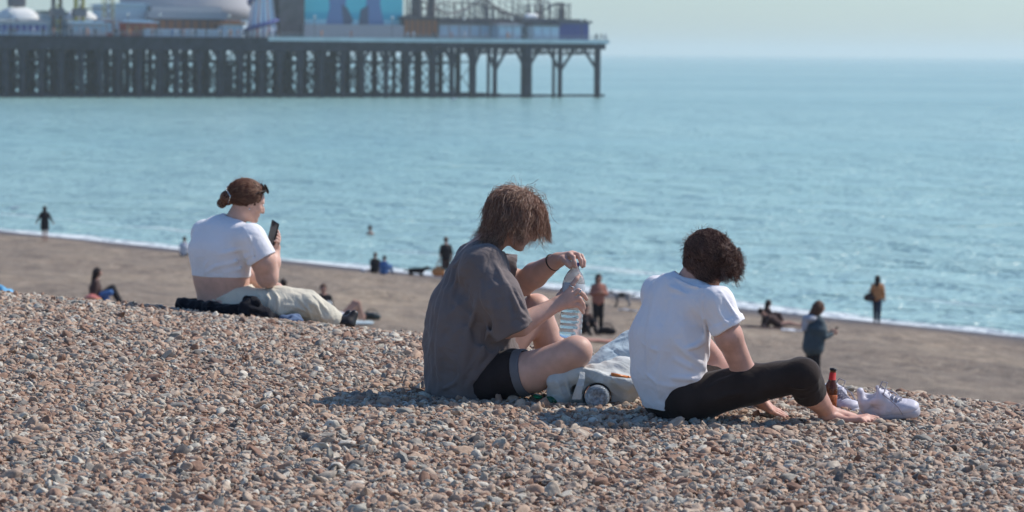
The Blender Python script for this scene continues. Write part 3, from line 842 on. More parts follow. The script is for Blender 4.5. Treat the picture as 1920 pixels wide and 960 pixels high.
    core.ell(H['q'](-0.058, -0.040), (0.036, 0.062, 0.054), (f, r, u), 0.03)
    core.limb(H['q'](-0.060, -0.060), P(907, 441), 0.036, 0.018, 0.03)
    core.noise = [(3, 45, 0.003, (0, 0, 1), 0.7)]
    vc = core.mesh(1)
    crown = dict(c=H['q'](-0.010, 0.014), rad=(0.093, 0.084, 0.085), axes=(f, r, u), mess=0.22)
    col_ = [(P(905, 484), 0.070)]
    # crown and back: swept back and down, over the ears to the nape
    a = strands(roots=lambda d: d[0] < 0.08 + 0.3 * (d[2] > 0.6) and d[2] > -0.15, n=5200, length=lambda d: 0.135 + 0.05 * (d[2] > 0.35) + 0.02 * (d[0] < -0.2),
                v0=lambda d: (d[0] * 0.6 + 0.02, d[1] * 0.7, -0.12), wave=0.0080, wfreq=85, grav=0.26, locks=200, locktight=0.62, width=0.00070,
                seg=18, seed=2, stick=0.8, lengthvar=0.45, colliders=col_, extra=lambda p, s, L: np.stack([np.cos(L * 900), np.sin(L * 700), 0.5 * np.sin(L * 500)], 1) * 0.38 * (s > L * 0.5)[:, None], **crown)
    # nape: longer, flicking outwards
    b = strands(roots=lambda d: d[0] < -0.1 and d[2] < 0.4, n=4200, length=lambda d: 0.15, v0=lambda d: (-0.35, d[1] * .8, -0.8), wave=0.0080, wfreq=85, grav=0.26, locks=110, locktight=0.65,
                width=0.00075, seg=16, seed=3, stick=0.8, lengthvar=0.5, colliders=col_, extra=lambda p, s, L: (np.array([-0.18, -0.02, 0.05])[None] + np.stack([np.cos(L * 900), np.sin(L * 700), 0.6 * np.sin(L * 500)], 1) * 0.30) * (s > L * 0.45)[:, None],
                c=H['q'](-0.036, -0.03), rad=(0.058, 0.070, 0.070), axes=(f, r, u), mess=0.35)
    # fringe: falls forward in front of the brow
    d = strands(roots=lambda d: d[0] > 0.12 and d[2] > 0.35 and abs(d[1]) < 0.5, n=2400, length=lambda d: 0.100, v0=lambda d: (1.0, d[1] * 0.5, 0.10), wave=0.0075, wfreq=85, grav=0.27, locks=130, locktight=0.7,
                width=0.0007, seg=16, seed=4, stick=0.8, lengthvar=0.45, extra=lambda p, s, L: np.array([0.16, 0, 0.03])[None] * (s > L * 0.6)[:, None], **crown)
    # temples tucked back towards the ear
    e = strands(roots=lambda d: d[0] > -0.1 and d[0] < 0.42 and abs(d[1]) > 0.45 and d[2] > 0.1, n=1800, length=lambda d: 0.10, v0=lambda d: (-0.15, d[1] * 0.6, -0.5), wave=0.0075, wfreq=90, grav=0.20, locks=90, locktight=0.7,
                width=0.0007, seg=14, seed=5, stick=0.85, lengthvar=0.45, extra=lambda p, s, L: np.array([-0.10, 0, 0.0])[None] * (s > L * 0.4)[:, None], **crown)
    g = strands(roots=lambda d: d[2] > -0.2 and d[0] < 0.7, n=260, length=lambda d: 0.075, v0=lambda d: (d[0], d[1], d[2] * .6), wave=0.009, wfreq=90, grav=0.22, width=0.00045, seg=12, seed=6, stick=0.85, **crown)
    e = merge([e, g])
    hair_mesh(vc, [a, b, d, e], M['hair_tan'], T, base)
    eyes(H, T, base)
    # band and rings
    m = MB(); w = Vector(P(1037, 492, 0.036)); dr = (Vector(wr2) - Vector(el2)).normalized()
    a1 = dr.orthogonal().normalized(); b1 = dr.cross(a1)
    m.tube([w + (a1 * math.cos(t) + b1 * math.sin(t)) * R(16.2) for t in np.linspace(0, 6.2832, 33)], 0.0028, 6, False)
    m.build('wristband', M['black_rubber'], T, True, base=base)
    for (pc, dr, rr) in ((P(1072, 537, -.135), P(1074, 533, -.135) - P(1066, 547, -.135), .0108), (P(1086, 546, -.144), P(1094, 553, -.130) - P(1080, 545, -.145), .0110)):
        m = MB(); dr = Vector(dr).normalized(); a1 = dr.orthogonal().normalized(); b1 = dr.cross(a1)
        m.tube([Vector(pc) + (a1 * math.cos(t) + b1 * math.sin(t)) * rr for t in np.linspace(0, 6.2832, 17)], 0.0022, 6, False)
        m.build('ring', M['silver'], T, True, base=base)
build_grey_person()

# ------------------------------------------------------------------ friend in the white T-shirt
def build_white_person():
    P = Pix(10.5); R = P.r
    base = Vector(P(1265, 790, 0.0))
    T = thing('person', 'barefoot person in white T-shirt and cropped black leggings sitting beside the beer bottle', 'person', base)
    W = A3((0.70, -0.71, 0))
    B = Blob(0.0042)
    B.limb(P(1265, 740), P(1258, 650), R(42), R(46), 0.05, W, 1.5)
    B.limb(P(1258, 650), P(1272, 570), R(46), R(44), 0.05, W, 1.5)
    B.limb(P(1235, 548, 0.13), P(1335, 565, -0.13), R(24), R(24), 0.04)
    H = add_head(B, P(1328, 480), (0.80, 0.48, -0.40), (0.36, 0.12, 0.92), 0.88, P(1285, 545), 0.052)
    # near arm
    el = P(1397, 700, -0.10); wr = P(1426, 752, 0.10)
    B.limb(P(1344, 572, -0.14), P(1366, 630, -0.16), R(25), R(25), 0.03); B.limb(P(1366, 630, -0.16), el, R(25), R(21), 0.02)
    B.limb(el, P(1410, 728, 0.0), R(21), R(19), 0.01); B.limb(P(1410, 728, 0.0), wr, R(19), R(13), 0.01)
    kn = [P(1444, 762, 0.12), P(1446, 765, 0.095), P(1447, 768, 0.07), P(1446, 771, 0.048)]
    fg = [[P(1459, 770, .15), P(1467, 775, .16), P(1473, 777, .165)], [P(1462, 773, .12), P(1471, 778, .125), P(1477, 779, .13)],
          [P(1462, 776, .09), P(1470, 780, .09), P(1476, 781, .09)], [P(1459, 778, .06), P(1466, 781, .055), P(1471, 782, .05)]]
    add_hand(B, wr, kn, fg, [P(1438, 762, .14), P(1444, 768, .17), P(1451, 773, .185)], 0.026)
    # far arm
    el2 = P(1352, 690, 0.30); wr2 = P(1420, 700, 0.42)
    B.limb(P(1235, 552, 0.14), el2, R(27), R(20), 0.02); B.limb(el2, wr2, R(20), R(13), 0.01)
    kn = [P(1434, 706, .43 + o) for o in (0.03, 0.01, -0.01, -0.03)]
    fg = [[P(1446, 716, .43 + o), P(1450, 728, .43 + o), P(1451, 738, .43 + o)] for o in (0.035, 0.012, -0.012, -0.035)]
    add_hand(B, wr2, kn, fg, [P(1430, 714, .40), P(1437, 724, .39), P(1441, 733, .39)], 0.026)
    # near leg
    kn1 = P(1507, 703, -0.15); an1 = P(1554, 774, 0.06)
    B.limb(P(1300, 748, -0.06), kn1, R(40), R(28), 0.03)
    B.limb(kn1, P(1522, 738, -0.07), R(28), R(27), 0.01); B.limb(P(1522, 738, -0.07), an1, R(27), R(13), 0.01)
    B.limb(P(1548, 777, 0.045), an1, R(15), R(14), 0.012)
    B.limb(an1, P(1600, 783, 0.07), R(14), R(9), 0.012); B.limb(P(1545, 780, 0.04), P(1592, 789, 0.02), R(10), R(7.5), 0.012)
    for i, (u_, v_, d_) in enumerate(((1645, 785, .10), (1641, 787, .075), (1636, 788, .05), (1629, 790, .03), (1622, 791, .01))):
        B.chain([P(1596, 785 + i * 0.8, .08 - i * .016), P((u_ + 1598) / 2 + 4, v_ - 4, d_ - 0.002), P(u_ - 8, v_ - 1.5, d_), P(u_, v_, d_)], [R(6.5), R(5.6), R(5), R(4.6) if i else R(5.4)], 0.006)
    # far leg, folded in front
    kn2 = P(1372, 672, 0.42)
    B.limb(P(1275, 745, 0.12), kn2, R(38), R(27), 0.03); B.limb(kn2, P(1412, 765, 0.48), R(26), R(14), 0.02)
    an2 = P(1412, 765, 0.48)
    B.limb(an2, P(1450, 770, 0.40), R(13), R(9), 0.012)
    for i in range(5):
        B.chain([P(1448, 770, .43 - i * .02), P(1463, 771, .42 - i * .022), P(1476 - i * 2, 774, .41 - i * .022)], [R(6), R(5), R(4.4)], 0.006)
    B.build('body', M['skin_red'], T, base, smooth=2)
    # leggings
    K = Blob(0.0040, P)
    K.limb(P(1262, 752), P(1268, 745), R(46), R(44), 0.04, W, 1.4)
    K.limb(P(1292, 748, -0.07), P(1400, 722, -0.10), R(46), R(38), 0.04)
    K.limb(P(1400, 722, -0.10), P(1503, 703, -0.15), R(38), R(33), 0.03)
    cuff = P(1520, 739, -0.075)
    K.limb(P(1505, 703, -0.15), cuff, R(34), R(33), 0.015, cutend=True)
    K.hollow(P(1514, 727, -0.10), P(1526, 752, -0.045), R(28.5), R(29))
    K.limb(P(1275, 748, 0.12), P(1372, 676, 0.42), R(44), R(32), 0.04)
    K.limb(P(1372, 676, 0.42), P(1392, 722, 0.45), R(32), R(28), 0.03, cutend=True)
    for pts, a, w in (([(1478, 735, -.22), (1500, 745, -.22), (1535, 728, -.17)], .006, .010),
                      ([(1480, 725, -.23), (1505, 728, -.24), (1535, 712, -.19)], .005, .008),
                      ([(1330, 755, -.2), (1360, 742, -.2), (1400, 735, -.2)], .006, .014),
                      ([(1325, 730, -.19), (1350, 715, -.2), (1390, 700, -.19)], .005, .012)):
        K.crease([q[:2] for q in pts], a * FOLD, w * 0.75)
    K.noise = [(25, 30, 0.002, None, 0)]
    K.build('leggings', M['leggings'], T, base)
    # T-shirt
    S = Blob(0.0040, P)
    S.limb(P(1256, 764), P(1252, 700), R(45), R(52), 0.05, W, 1.45, cutstart=True)
    S.limb(P(1252, 700), P(1254, 635), R(52), R(55), 0.05, W, 1.5)
    S.limb(P(1254, 635), P(1270, 570), R(55), R(50), 0.05, W, 1.52)
    S.limb(P(1234, 550, 0.14), P(1340, 566, -0.14), R(33), R(33), 0.05)
    S.limb(P(1276, 540, 0.0), P(1290, 522, 0.0), R(44), R(30), 0.03, cutend=True)
    S.hollow(P(1288, 524, 0.0), P(1302, 498, 0.0), R(26), R(30))
    hb = P(1368, 616, -0.16)
    S.limb(P(1342, 570, -0.145), hb, R(34), R(34), 0.03, cutend=True)
    S.hollow(P(1357, 598, -0.157), P(1375, 630, -0.163), R(27), R(28))
    S.limb(P(1360, 601, -0.157), P(1367, 615, -0.16), R(36), R(36.5), 0.008, cutend=True, cutstart=True)
    S.hollow(P(1357, 598, -0.157), P(1375, 630, -0.163), R(27), R(28))
    S.limb(P(1234, 552, 0.15), P(1290, 620, 0.26), R(33), R(31), 0.03, cutend=True)
    for pts, a, w in (
        ([(1318, 545, -.22), (1318, 600, -.25), (1325, 640, -.25), (1330, 680, -.22)], .006, .010),
        ([(1322, 690, -.20), (1290, 665, -.22), (1265, 640, -.2)], .009, .014),
        ([(1328, 700, -.19), (1295, 688, -.23), (1262, 672, -.2)], .008, .012),
        ([(1325, 712, -.18), (1295, 710, -.23), (1258, 708, -.2)], .008, .012),
        ([(1318, 728, -.17), (1290, 738, -.21), (1250, 745, -.18)], .007, .012),
        ([(1300, 755, -.17), (1270, 760, -.19), (1230, 758, -.15)], .006, .012),
        ([(1238, 525, .0), (1225, 575, -.05), (1215, 640, -.08), (1212, 700, -.08)], .006, .020),
        ([(1265, 545, -.1), (1255, 600, -.15), (1240, 680, -.16), (1235, 740, -.14)], .005, .022),
        ([(1330, 630, -.24), (1305, 650, -.24), (1285, 655, -.22)], .008, .012),
        ([(1350, 545, -.22), (1372, 580, -.2), (1386, 600, -.19)], .006, .008),
        ([(1338, 560, -.25), (1350, 590, -.24), (1366, 612, -.22)], .005, .008),
        ([(1262, 518, -.05), (1290, 534, -.07), (1325, 540, -.12)], .005, .010),
        ([(1230, 520, .05), (1260, 540, -.02), (1290, 552, -.08)], .004, .012),
        ([(1322, 528), (1318, 560), (1322, 600), (1332, 632)], -.0028, .006), ([(1343, 622), (1362, 612), (1384, 594)], -.0018, .004),
        ([(1210, 762), (1250, 766), (1290, 762)], -.0015, .004), ([(1208, 700), (1235, 720), (1265, 725)], .005, .009), ([(1200, 640), (1225, 655), (1255, 660)], .004, .010)):
        S.crease([q[:2] for q in pts], a * FOLD, w * 0.75)
    S.noise = [(35, 24, 0.0036, (0, 0, 1), 0.6), (36, 50, 0.0008, None, 0)]
    S.build('t_shirt', M['white_tee'], T, base, smooth=1)
    # hair: sleek on top, curls falling at the front and side
    f, u, r = H['f'], H['u'], H['r']
    core = Blob(0.005)
    core.ell(H['q'](-0.016, 0.016), (0.082, 0.075, 0.078), (f, r, u), 0.02)
    core.ell(H['q'](-0.036, -0.042), (0.045, 0.056, 0.052), (f, r, u), 0.03)
    core.limb(P(1301, 496, 0.0), P(1297, 510, 0.0), R(17), R(12), 0.02)
    core.limb(P(1340, 472, -0.03), P(1354, 490, -0.03), R(20), R(14), 0.02)
    core.noise = [(6, 60, 0.004, None, 0)]
    vc = core.mesh(1)
    S8 = 0.88; hc = H['q'](-0.014, 0.014); rad = (0.096 * S8, 0.088 * S8, 0.092 * S8)
    tgt = P(1354, 490, -0.07)
    pull = lambda k: (lambda p, s, L: (tgt - p) / np.maximum(np.linalg.norm(tgt - p, axis=1, keepdims=True), 1e-6) * k)
    notface = lambda d: not ((d[0] > 0.6 and d[2] < 0.45) or d[2] < -0.55 or (d[0] > 0.2 and d[2] < -0.2))
    a = strands(c=hc, rad=rad, axes=(f, r, u), roots=notface, n=5200, length=lambda d: 0.10, v0=lambda d: (0.35, 0.35, 0.05), wave=0.0048, wfreq=120, grav=0.12, locks=230, locktight=0.75,
                width=0.0007, seg=18, seed=12, stick=0.8, extra=pull(0.20), mess=0.4)
    b = strands(c=P(1359, 484, -0.05), rad=(R(17), R(20), R(23)), axes=np.eye(3), roots=lambda d: True, n=3400, length=lambda d: 0.060, v0=lambda d: (d[0] * .7, d[1], d[2] * 0.1), wave=0.0078, wfreq=210, grav=0.07,
                locks=130, locktight=0.85, width=0.0006, seg=30, seed=13, stick=0.86, curl=0.6, mess=0.6, lengthvar=0.45)
    d4 = strands(c=H['q'](-0.036, -0.038), rad=(0.048, 0.060, 0.057), axes=(f, r, u), roots=lambda d: d[0] < 0.35, n=2600, length=lambda d: 0.06, v0=lambda d: (0.3, 0.5, -0.3), wave=0.0055, wfreq=170, grav=0.18,
                 locks=120, locktight=0.75, width=0.0006, seg=18, seed=18, stick=0.8, extra=pull(0.15), mess=0.5)
    c2 = strands(c=hc, rad=rad, axes=(f, r, u), roots=notface, n=420, length=lambda d: 0.034, v0=lambda d: (d[0] + .6, d[1], d[2] * .6), wave=0.0055, wfreq=200, grav=0.10, width=0.0004, seg=8, seed=14, stick=0.9)
    hair_mesh(vc, [a, b, c2, d4], M['hair_dark'], T, base)
    eyes(H, T, base)
    m = MB(); w = Vector(P(1424, 748, 0.085)); dr = (Vector(wr) - Vector(el)).normalized(); a1 = dr.orthogonal().normalized(); b1 = dr.cross(a1)
    for k in range(3):
        m.tube([w + dr * (0.007 * k) + (a1 * math.cos(t) + b1 * math.sin(t)) * R(14.5) for t in np.linspace(0, 6.2832, 25)], 0.0026, 6, False)
    m.build('bracelet', mat('striped_bracelet', (0.28, 0.22, 0.24), 0.6, noise=0.8, nscale=180), T, True, base=base)
build_white_person()

# ------------------------------------------------------------------ woman with the phone
def build_phone_woman():
    P = Pix(15.9); R = P.r
    base = Vector(P(425, 598, 0.0))
    T = thing('person', 'woman with auburn bun and white crop top sitting on a dark coat with phone', 'person', base)
    W = A3((0.76, -0.65, 0))
    B = Blob(0.0055)
    B.limb(P(421, 570), P(414, 517), R(43), R(41), 0.05, W, 1.34)
    B.limb(P(414, 517), P(418, 455), R(40), R(34), 0.05, W, 1.4)
    B.limb(P(385, 436, 0.14), P(466, 446, -0.15), R(20), R(20), 0.04)
    H = add_head(B, P(466, 374), (0.84, 0.36, -0.36), (0.33, 0.1, 0.93), 0.93, P(436, 422), 0.055)
    el = P(501, 519, -0.14); wr = P(516, 466, -0.06)
    B.limb(P(470, 446, -0.16), P(494, 490, -0.17), R(22), R(23), 0.03); B.limb(P(494, 490, -0.17), el, R(23), R(21), 0.02)
    B.limb(el, P(510, 492, -0.10), R(20), R(16), 0.015); B.limb(P(510, 492, -0.10), wr, R(16), R(9.5), 0.015)
    kn = [P(519, 449, -.045), P(519, 452, -.065), P(518.5, 455, -.08), P(518, 459, -.09)]
    fg = [[P(523, 440, -.03), P(521, 434, -.02), P(519, 430, -.02)], [P(524, 445, -.06), P(520, 440, -.085), P(516, 438, -.09)],
          [P(524, 450, -.08), P(519, 446, -.10), P(515, 445, -.10)], [P(523, 455, -.09), P(518, 452, -.11), P(514, 451, -.11)]]
    add_hand(B, wr, kn, fg, [P(513, 458, -.04), P(510, 450, -.04), P(509, 444, -.05)], 0.026)
    # far arm resting on the lap
    el2 = P(470, 520, .28); wr2 = P(520, 540, .16)
    B.limb(P(388, 440, .15), el2, R(23), R(19), 0.02); B.limb(el2, wr2, R(18), R(10), 0.02)
    kn = [P(530, 543, .16 + o) for o in (.03, .01, -.01, -.03)]
    fg = [[P(537, 545, .16 + o), P(543, 548, .16 + o), P(547, 551, .16 + o)] for o in (.035, .012, -.012, -.035)]
    add_hand(B, wr2, kn, fg, [P(525, 545, .11), P(531, 548, .10), P(536, 550, .10)], 0.026)
    # legs
    B.limb(P(440, 575, -.1), P(570, 570, -.08), R(28), R(20), 0.03); B.limb(P(570, 570, -.08), P(632, 602, .02), R(19), R(10), 0.02)
    B.limb(P(432, 575, .12), P(560, 572, .2), R(28), R(20), 0.03); B.limb(P(560, 572, .2), P(625, 605, .25), R(19), R(10), 0.02)
    B.build('body', M['skin'], T, base, smooth=2)
    # crop top
    S = Blob(0.0055, P)
    S.limb(P(415, 517), P(413, 470), R(46), R(46.5), 0.04, W, 1.42, cutp=[(P(350, 517), (0, 0, -1))])
    S.limb(P(413, 470), P(418, 440), R(46), R(38), 0.05, W, 1.42)
    S.limb(P(384, 436, .15), P(470, 447, -.16), R(25), R(26), 0.05)
    S.limb(P(425, 432), P(436, 412), R(32), R(21), 0.03, cutend=True)
    S.hollow(P(437, 415), P(445, 396), R(18), R(21))
    S.limb(P(471, 448, -.165), P(493, 487, -.175), R(28), R(28.5), 0.03, cutend=True)
    S.hollow(P(486, 474, -.172), P(499, 500, -.178), R(24.5), R(25.5))
    S.limb(P(386, 440, .15), P(430, 480, .24), R(25), R(25), 0.03, cutend=True)
    for pts, a, w in (
        ([(472, 478, -.26), (440, 492, -.26), (405, 500, -.2), (380, 515, -.15)], .008, .012),
        ([(474, 490, -.25), (450, 505, -.25), (420, 512, -.2)], .007, .010),
        ([(470, 465, -.27), (440, 470, -.25), (410, 478, -.2)], .006, .014),
        ([(473, 455, -.25), (476, 480, -.25), (474, 510, -.24)], -.0035, .010),
        ([(385, 515, -.15), (383, 500, -.14), (392, 488, -.16)], .006, .009),
        ([(455, 425, -.17), (468, 445, -.24), (472, 460, -.26)], .005, .009), ([(462, 415), (466, 440), (470, 470)], -.003, .006), ([(362, 512), (410, 513), (465, 512)], -.0018, .005)):
        S.crease([q[:2] for q in pts], a * FOLD, w * 0.75)
    S.noise = [(41, 18, 0.0014, None, 0)]
    S.build('crop_top', M['white_top'], T, base)
    # trousers
    K = Blob(0.0055, P)
    wl = [(P(420, 548), (-0.30, 0, 0.95))]
    K.limb(P(425, 580), P(420, 545), R(46), R(45.5), 0.03, W, 1.36, cutp=wl)
    K.limb(P(455, 572, -.10), P(520, 569, -.10), R(35), R(32), 0.04); K.limb(P(520, 569, -.10), P(573, 568, -.08), R(32), R(28), 0.03)
    K.limb(P(573, 570, -.08), P(606, 590, -.04), R(28), R(25), 0.02); K.limb(P(606, 590, -.04), P(632, 605, .0), R(25), R(19), 0.02, cutend=True)
    K.limb(P(435, 575, .12), P(560, 574, .2), R(33), R(25), 0.04); K.limb(P(560, 574, .2), P(622, 608, .25), R(25), R(18), 0.03, cutend=True)
    for pts, a, w in (
        ([(490, 540, -.2), (505, 560, -.22), (500, 585, -.2)], .010, .010), ([(478, 538, -.2), (488, 555, -.23), (480, 580, -.2)], .010, .010),
        ([(505, 538, -.18), (520, 555, -.2), (522, 580, -.19)], .008, .010), ([(575, 548, -.12), (595, 575, -.12), (605, 600, -.1)], .010, .009),
        ([(585, 550, -.1), (610, 578, -.08), (625, 600, -.06)], .009, .008), ([(560, 560, -.17), (578, 580, -.15), (585, 603, -.12)], .009, .009),
        ([(530, 572, -.2), (555, 574, -.18), (575, 585, -.15)], .008, .009)):
        K.crease([q[:2] for q in pts], a * FOLD, w * 0.75)
    K.noise = [(43, 34, 0.0055, (1, 0, -0.3), 0.7)]
    K.build('trousers', M['cream'], T, base)
    for dy_, du in ((0.0, 0), (0.24, -10)):
        Bt = Blob(0.005)
        Bt.limb(P(620 + du, 602, dy_), P(650 + du, 606, dy_), R(14), R(14), 0.01); Bt.limb(P(654 + du, 606, dy_), P(664 + du, 589, dy_ + .02), R(13), R(8), 0.015)
        Bt.build('boot', M['boot'], T, base)
    # hair
    f, u, r = H['f'], H['u'], H['r']
    core = Blob(0.005)
    core.ell(H['q'](-0.020, 0.022), (0.097, 0.084, 0.092), (f, r, u), 0.02)
    core.ell(P(426, 371, -.03), (R(13), R(12), R(14)), None, 0.01); core.ell(P(416, 381, -.03), (R(8), R(9), R(8)), None, 0.01)
    core.noise = [(7, 70, 0.003, None, 0)]
    vc = core.mesh(1)
    bun = P(432, 376, -.03)
    pull2 = lambda p, s, L: (bun - p) / np.maximum(np.linalg.norm(bun - p, axis=1, keepdims=True), 1e-6) * 0.5
    a = strands(c=H['q'](-0.016, 0.018), rad=(0.098, 0.084, 0.092), axes=(f, r, u), roots=lambda d: not ((d[0] > 0.62 and d[2] < 0.5) or d[2] < -0.6 or (d[0] > 0.25 and d[2] < -0.15)), n=4200,
                length=lambda d: 0.12, v0=lambda d: (-1, 0, 0.0), wave=0.0035, wfreq=60, grav=0.02, width=0.0008, seg=14, seed=22, stick=0.8, extra=pull2, locks=140, locktight=.7)
    fl = strands(c=H['q'](-0.016, 0.018), rad=(0.098, 0.084, 0.092), axes=(f, r, u), roots=lambda d: d[2] > -0.3 and d[0] < .8, n=160, length=lambda d: 0.045, v0=lambda d: (d[0] - .6, d[1], d[2]), wave=0.006, wfreq=90, grav=0.1, width=0.0005, seg=9, seed=23)
    a = merge([a, fl])
    r8 = np.random.RandomState(8); mbv = []
    mb = MB()
    for i in range(260):
        big_ = i < 180; cc = A3(P(426, 371, -.03)) if big_ else A3(P(416, 381, -.03)); rr = R(13.5) if big_ else R(9)
        n1 = nrm(r8.normal(size=3)); n2 = nrm(np.cross(n1, r8.normal(size=3))); n3 = np.cross(n1, n2); t0 = r8.rand() * 6.28; ln_ = r8.uniform(1.2, 2.8)
        mb.tube([Vector(cc + (n2 * math.cos(t) + n3 * math.sin(t)) * rr * 1.02) for t in np.linspace(t0, t0 + ln_, 9)], [0.001, .0014, .0016, .0016, .0016, .0016, .0015, .0012, .0006], 3, False)
    hair_mesh(vc, [a, (np.array(mb.v), np.array(mb.f))], M['hair_ginger'], T, base)
    m = MB(); m.tube([Vector(P(427, 349, -.06)), Vector(P(424, 355, -.08)), Vector(P(432, 368, -.11)), Vector(P(428, 381, -.10))], 0.0025, 6)
    m.build('hair_clip', M['silver'], T, True, base=base)
    eyes(H, T, base)
    # sunglasses pushed up into the hair
    m = MB()
    for sg in (-1, 1):
        c = Vector(H['q'](0.070, 0.098, 0.036 * sg)); ax_ = Vector(H['r']); uu = (Vector(H['u']) - Vector(H['f']) * 0.9).normalized()
        m.lathe([(0.001, -0.002), (0.028, -0.002), (0.029, 0.0), (0.028, 0.003), (0.001, 0.003)], c, ax_.cross(uu), 18)
        m.tube([Vector(H['q'](0.066, 0.095, 0.062 * sg)), Vector(H['q'](0.02, 0.060, 0.088 * sg)), Vector(H['q'](-0.03, 0.02, 0.090 * sg))], 0.0028, 6)
    m.build('sunglasses', M['boot'], T, True, base=base)
    m = MB(); c = Vector(H['q'](0.0, -0.052, 0.084)); m.lathe([(0.001, -.005), (.004, -.003), (.005, 0), (.004, .003), (.001, .005)], c, (0, 0, 1), 10)
    m.build('earring', M['silver'], T, True, base=base)
build_phone_woman()
# ------------------------------------------------------------------ far figures on the beach
def colm(name, col, **k):
    if name not in M: M[name] = mat(name, col, 0.85, noise=0.12, nscale=6, **k)
    return M[name]
M['far_skin'] = mat('far_skin', (0.42, 0.24, 0.18), 0.6)

def far_person(label, pos, face, pose, top, legs, hair, group=None, h=1.7, name='person', longhair=False, skirt=False,
               arms='down', shoes=(0.02, 0.02, 0.02), lean=0.0, bare_legs=False, vox=0.016, bulk=1.0):
    """pose: stand, walk, sit, kneel, lie; face = compass angle of the facing direction (0 = +X, 90 = away)"""
    T = thing('person', label, 'person', Vector(pos), group)
    a = math.radians(face); fx = A3((math.cos(a), math.sin(a), 0)); lx = A3((-math.sin(a), math.cos(a), 0)); s = h / 1.7
    L = lambda f, l, z: (fx * f + lx * l + A3((0, 0, 1)) * z) * s
    B = Blob(vox); C = Blob(vox); K = Blob(vox); SS = [Blob(vox), Blob(vox)]; Hh = Blob(vox)
    def arm(sh, el, ha, sg):
        B.chain([sh, el, ha], [.045 * s, .038 * s, .026 * s], 0.02); B.ell(ha + (ha - el) * .25, (.045 * s, .035 * s, .05 * s), None, .01)
        C.limb(sh, sh + (el - sh) * .92, .062 * s, .055 * s, .04)
        if arms_long: C.limb(el, el + (ha - el) * .85, .055 * s, .042 * s, .02)
    arms_long = arms.endswith('long')
    am = arms.replace('long', '').strip()
    if pose in ('stand', 'walk', 'wade'):
        st = 0.0 if pose == 'stand' else 0.16
        hip = L(0, 0, .90); ch = L(.02 + lean * .5, 0, 1.25); nk = L(.02 + lean, 0, 1.45); hd = L(.05 + lean * 1.2, 0, 1.60)
        for sg in (-1, 1):
            kn = L(st * .7 * sg + .02, .09 * sg, .48); an = L(st * sg, .09 * sg, .08)
            B.chain([L(0, .08 * sg, .86), kn, an], [.085 * s, .055 * s, .038 * s], .03); B.limb(an - A3((0, 0, .04)), L(st * sg + .15, .1 * sg, .035), .035 * s, .03 * s, .02)
            if not bare_legs: K.chain([L(0, .08 * sg, .88), kn, an + A3((0, 0, .05))], [.108 * s, .075 * s, .062 * s], .03)
            SS[sg > 0].limb(L(st * sg - .04, .1 * sg, .045), L(st * sg + .16, .1 * sg, .04), .045 * s, .036 * s, .02)
        if bare_legs: K.limb(L(0, 0, .92), L(0, 0, .72), .13 * s, .14 * s, .04, lx, 1.25)
        shz = 1.38
    elif pose in ('sit', 'kneel'):
        hip = L(0, 0, .13); ch = L(.02 + lean * .4, 0, .42); nk = L(.06 + lean, 0, .66); hd = L(.10 + lean * 1.3, 0, .80)
        for sg in (-1, 1):
            kn = L(.42, .14 * sg, .42 if pose == 'sit' else .10); an = L(.62, .12 * sg, .06) if pose == 'sit' else L(.12, .2 * sg, .05)
            B.chain([L(0, .09 * sg, .12), kn, an], [.09 * s, .06 * s, .04 * s], .03); B.limb(an, an + L(.15, .02 * sg, -.01), .035 * s, .028 * s, .02)
            if not bare_legs: K.chain([L(0, .09 * sg, .13), kn, an + (kn - an) * .15], [.12 * s, .08 * s, .062 * s], .03)
            SS[sg > 0].limb(an - L(.03, 0, 0), an + L(.15, .02 * sg, 0), .045 * s, .036 * s, .02)
        if bare_legs: K.limb(L(0, 0, .12), L(.1, 0, .15), .14 * s, .13 * s, .04, lx, 1.25)
        shz = .60
    elif pose == 'lie':
        hip = L(0, 0, .12); ch = L(-.25, 0, .16 + lean * .5); nk = L(-.48, 0, .16 + lean); hd = L(-.63, 0, .20 + lean * 1.3)
        for sg in (-1, 1):
            kn = L(.40, .1 * sg, .16 if not skirt else .48); an = L(.80 if not skirt else .55, .1 * sg, .07)
            B.chain([L(.05, .09 * sg, .12), kn, an], [.09 * s, .06 * s, .04 * s], .03); B.limb(an, an + L(.04, 0, .1), .035 * s, .028 * s, .02)
            if not bare_legs: K.chain([L(0, .09 * sg, .12), kn, an], [.105 * s, .075 * s, .055 * s], .03)
        if bare_legs: K.limb(L(-.02, 0, .12), L(.08, 0, .12), .125 * s, .125 * s, .04, lx, 1.3)
        shz = None
    up = nrm(nk - ch)
    B.limb(hip, ch, .115 * s, .12 * s, .05, lx, 1.3); B.limb(ch, nk - up * .06 * s, .12 * s, .085 * s, .05, lx, 1.5)
    B.limb(nk, hd, .05 * s, .05 * s, .02); B.ell(hd, (.092 * s, .078 * s, .112 * s), (fx, lx, (0, 0, 1)), .02)
    B.limb(hd + fx * .08 * s, hd + fx * .105 * s - A3((0, 0, .02)), .014 * s, .014 * s, .02)
    C.limb(hip + up * .02, ch, .15 * s * bulk, .145 * s * bulk, .05, lx, 1.3); C.limb(ch, nk - up * .07 * s, .145 * s * bulk, .09 * s * bulk, .05, lx, 1.6)
    if skirt and pose != 'lie': C.limb(hip, hip - A3((0, 0, .35)) * s, .15 * s, .17 * s, .05, lx, 1.3, cutend=True)
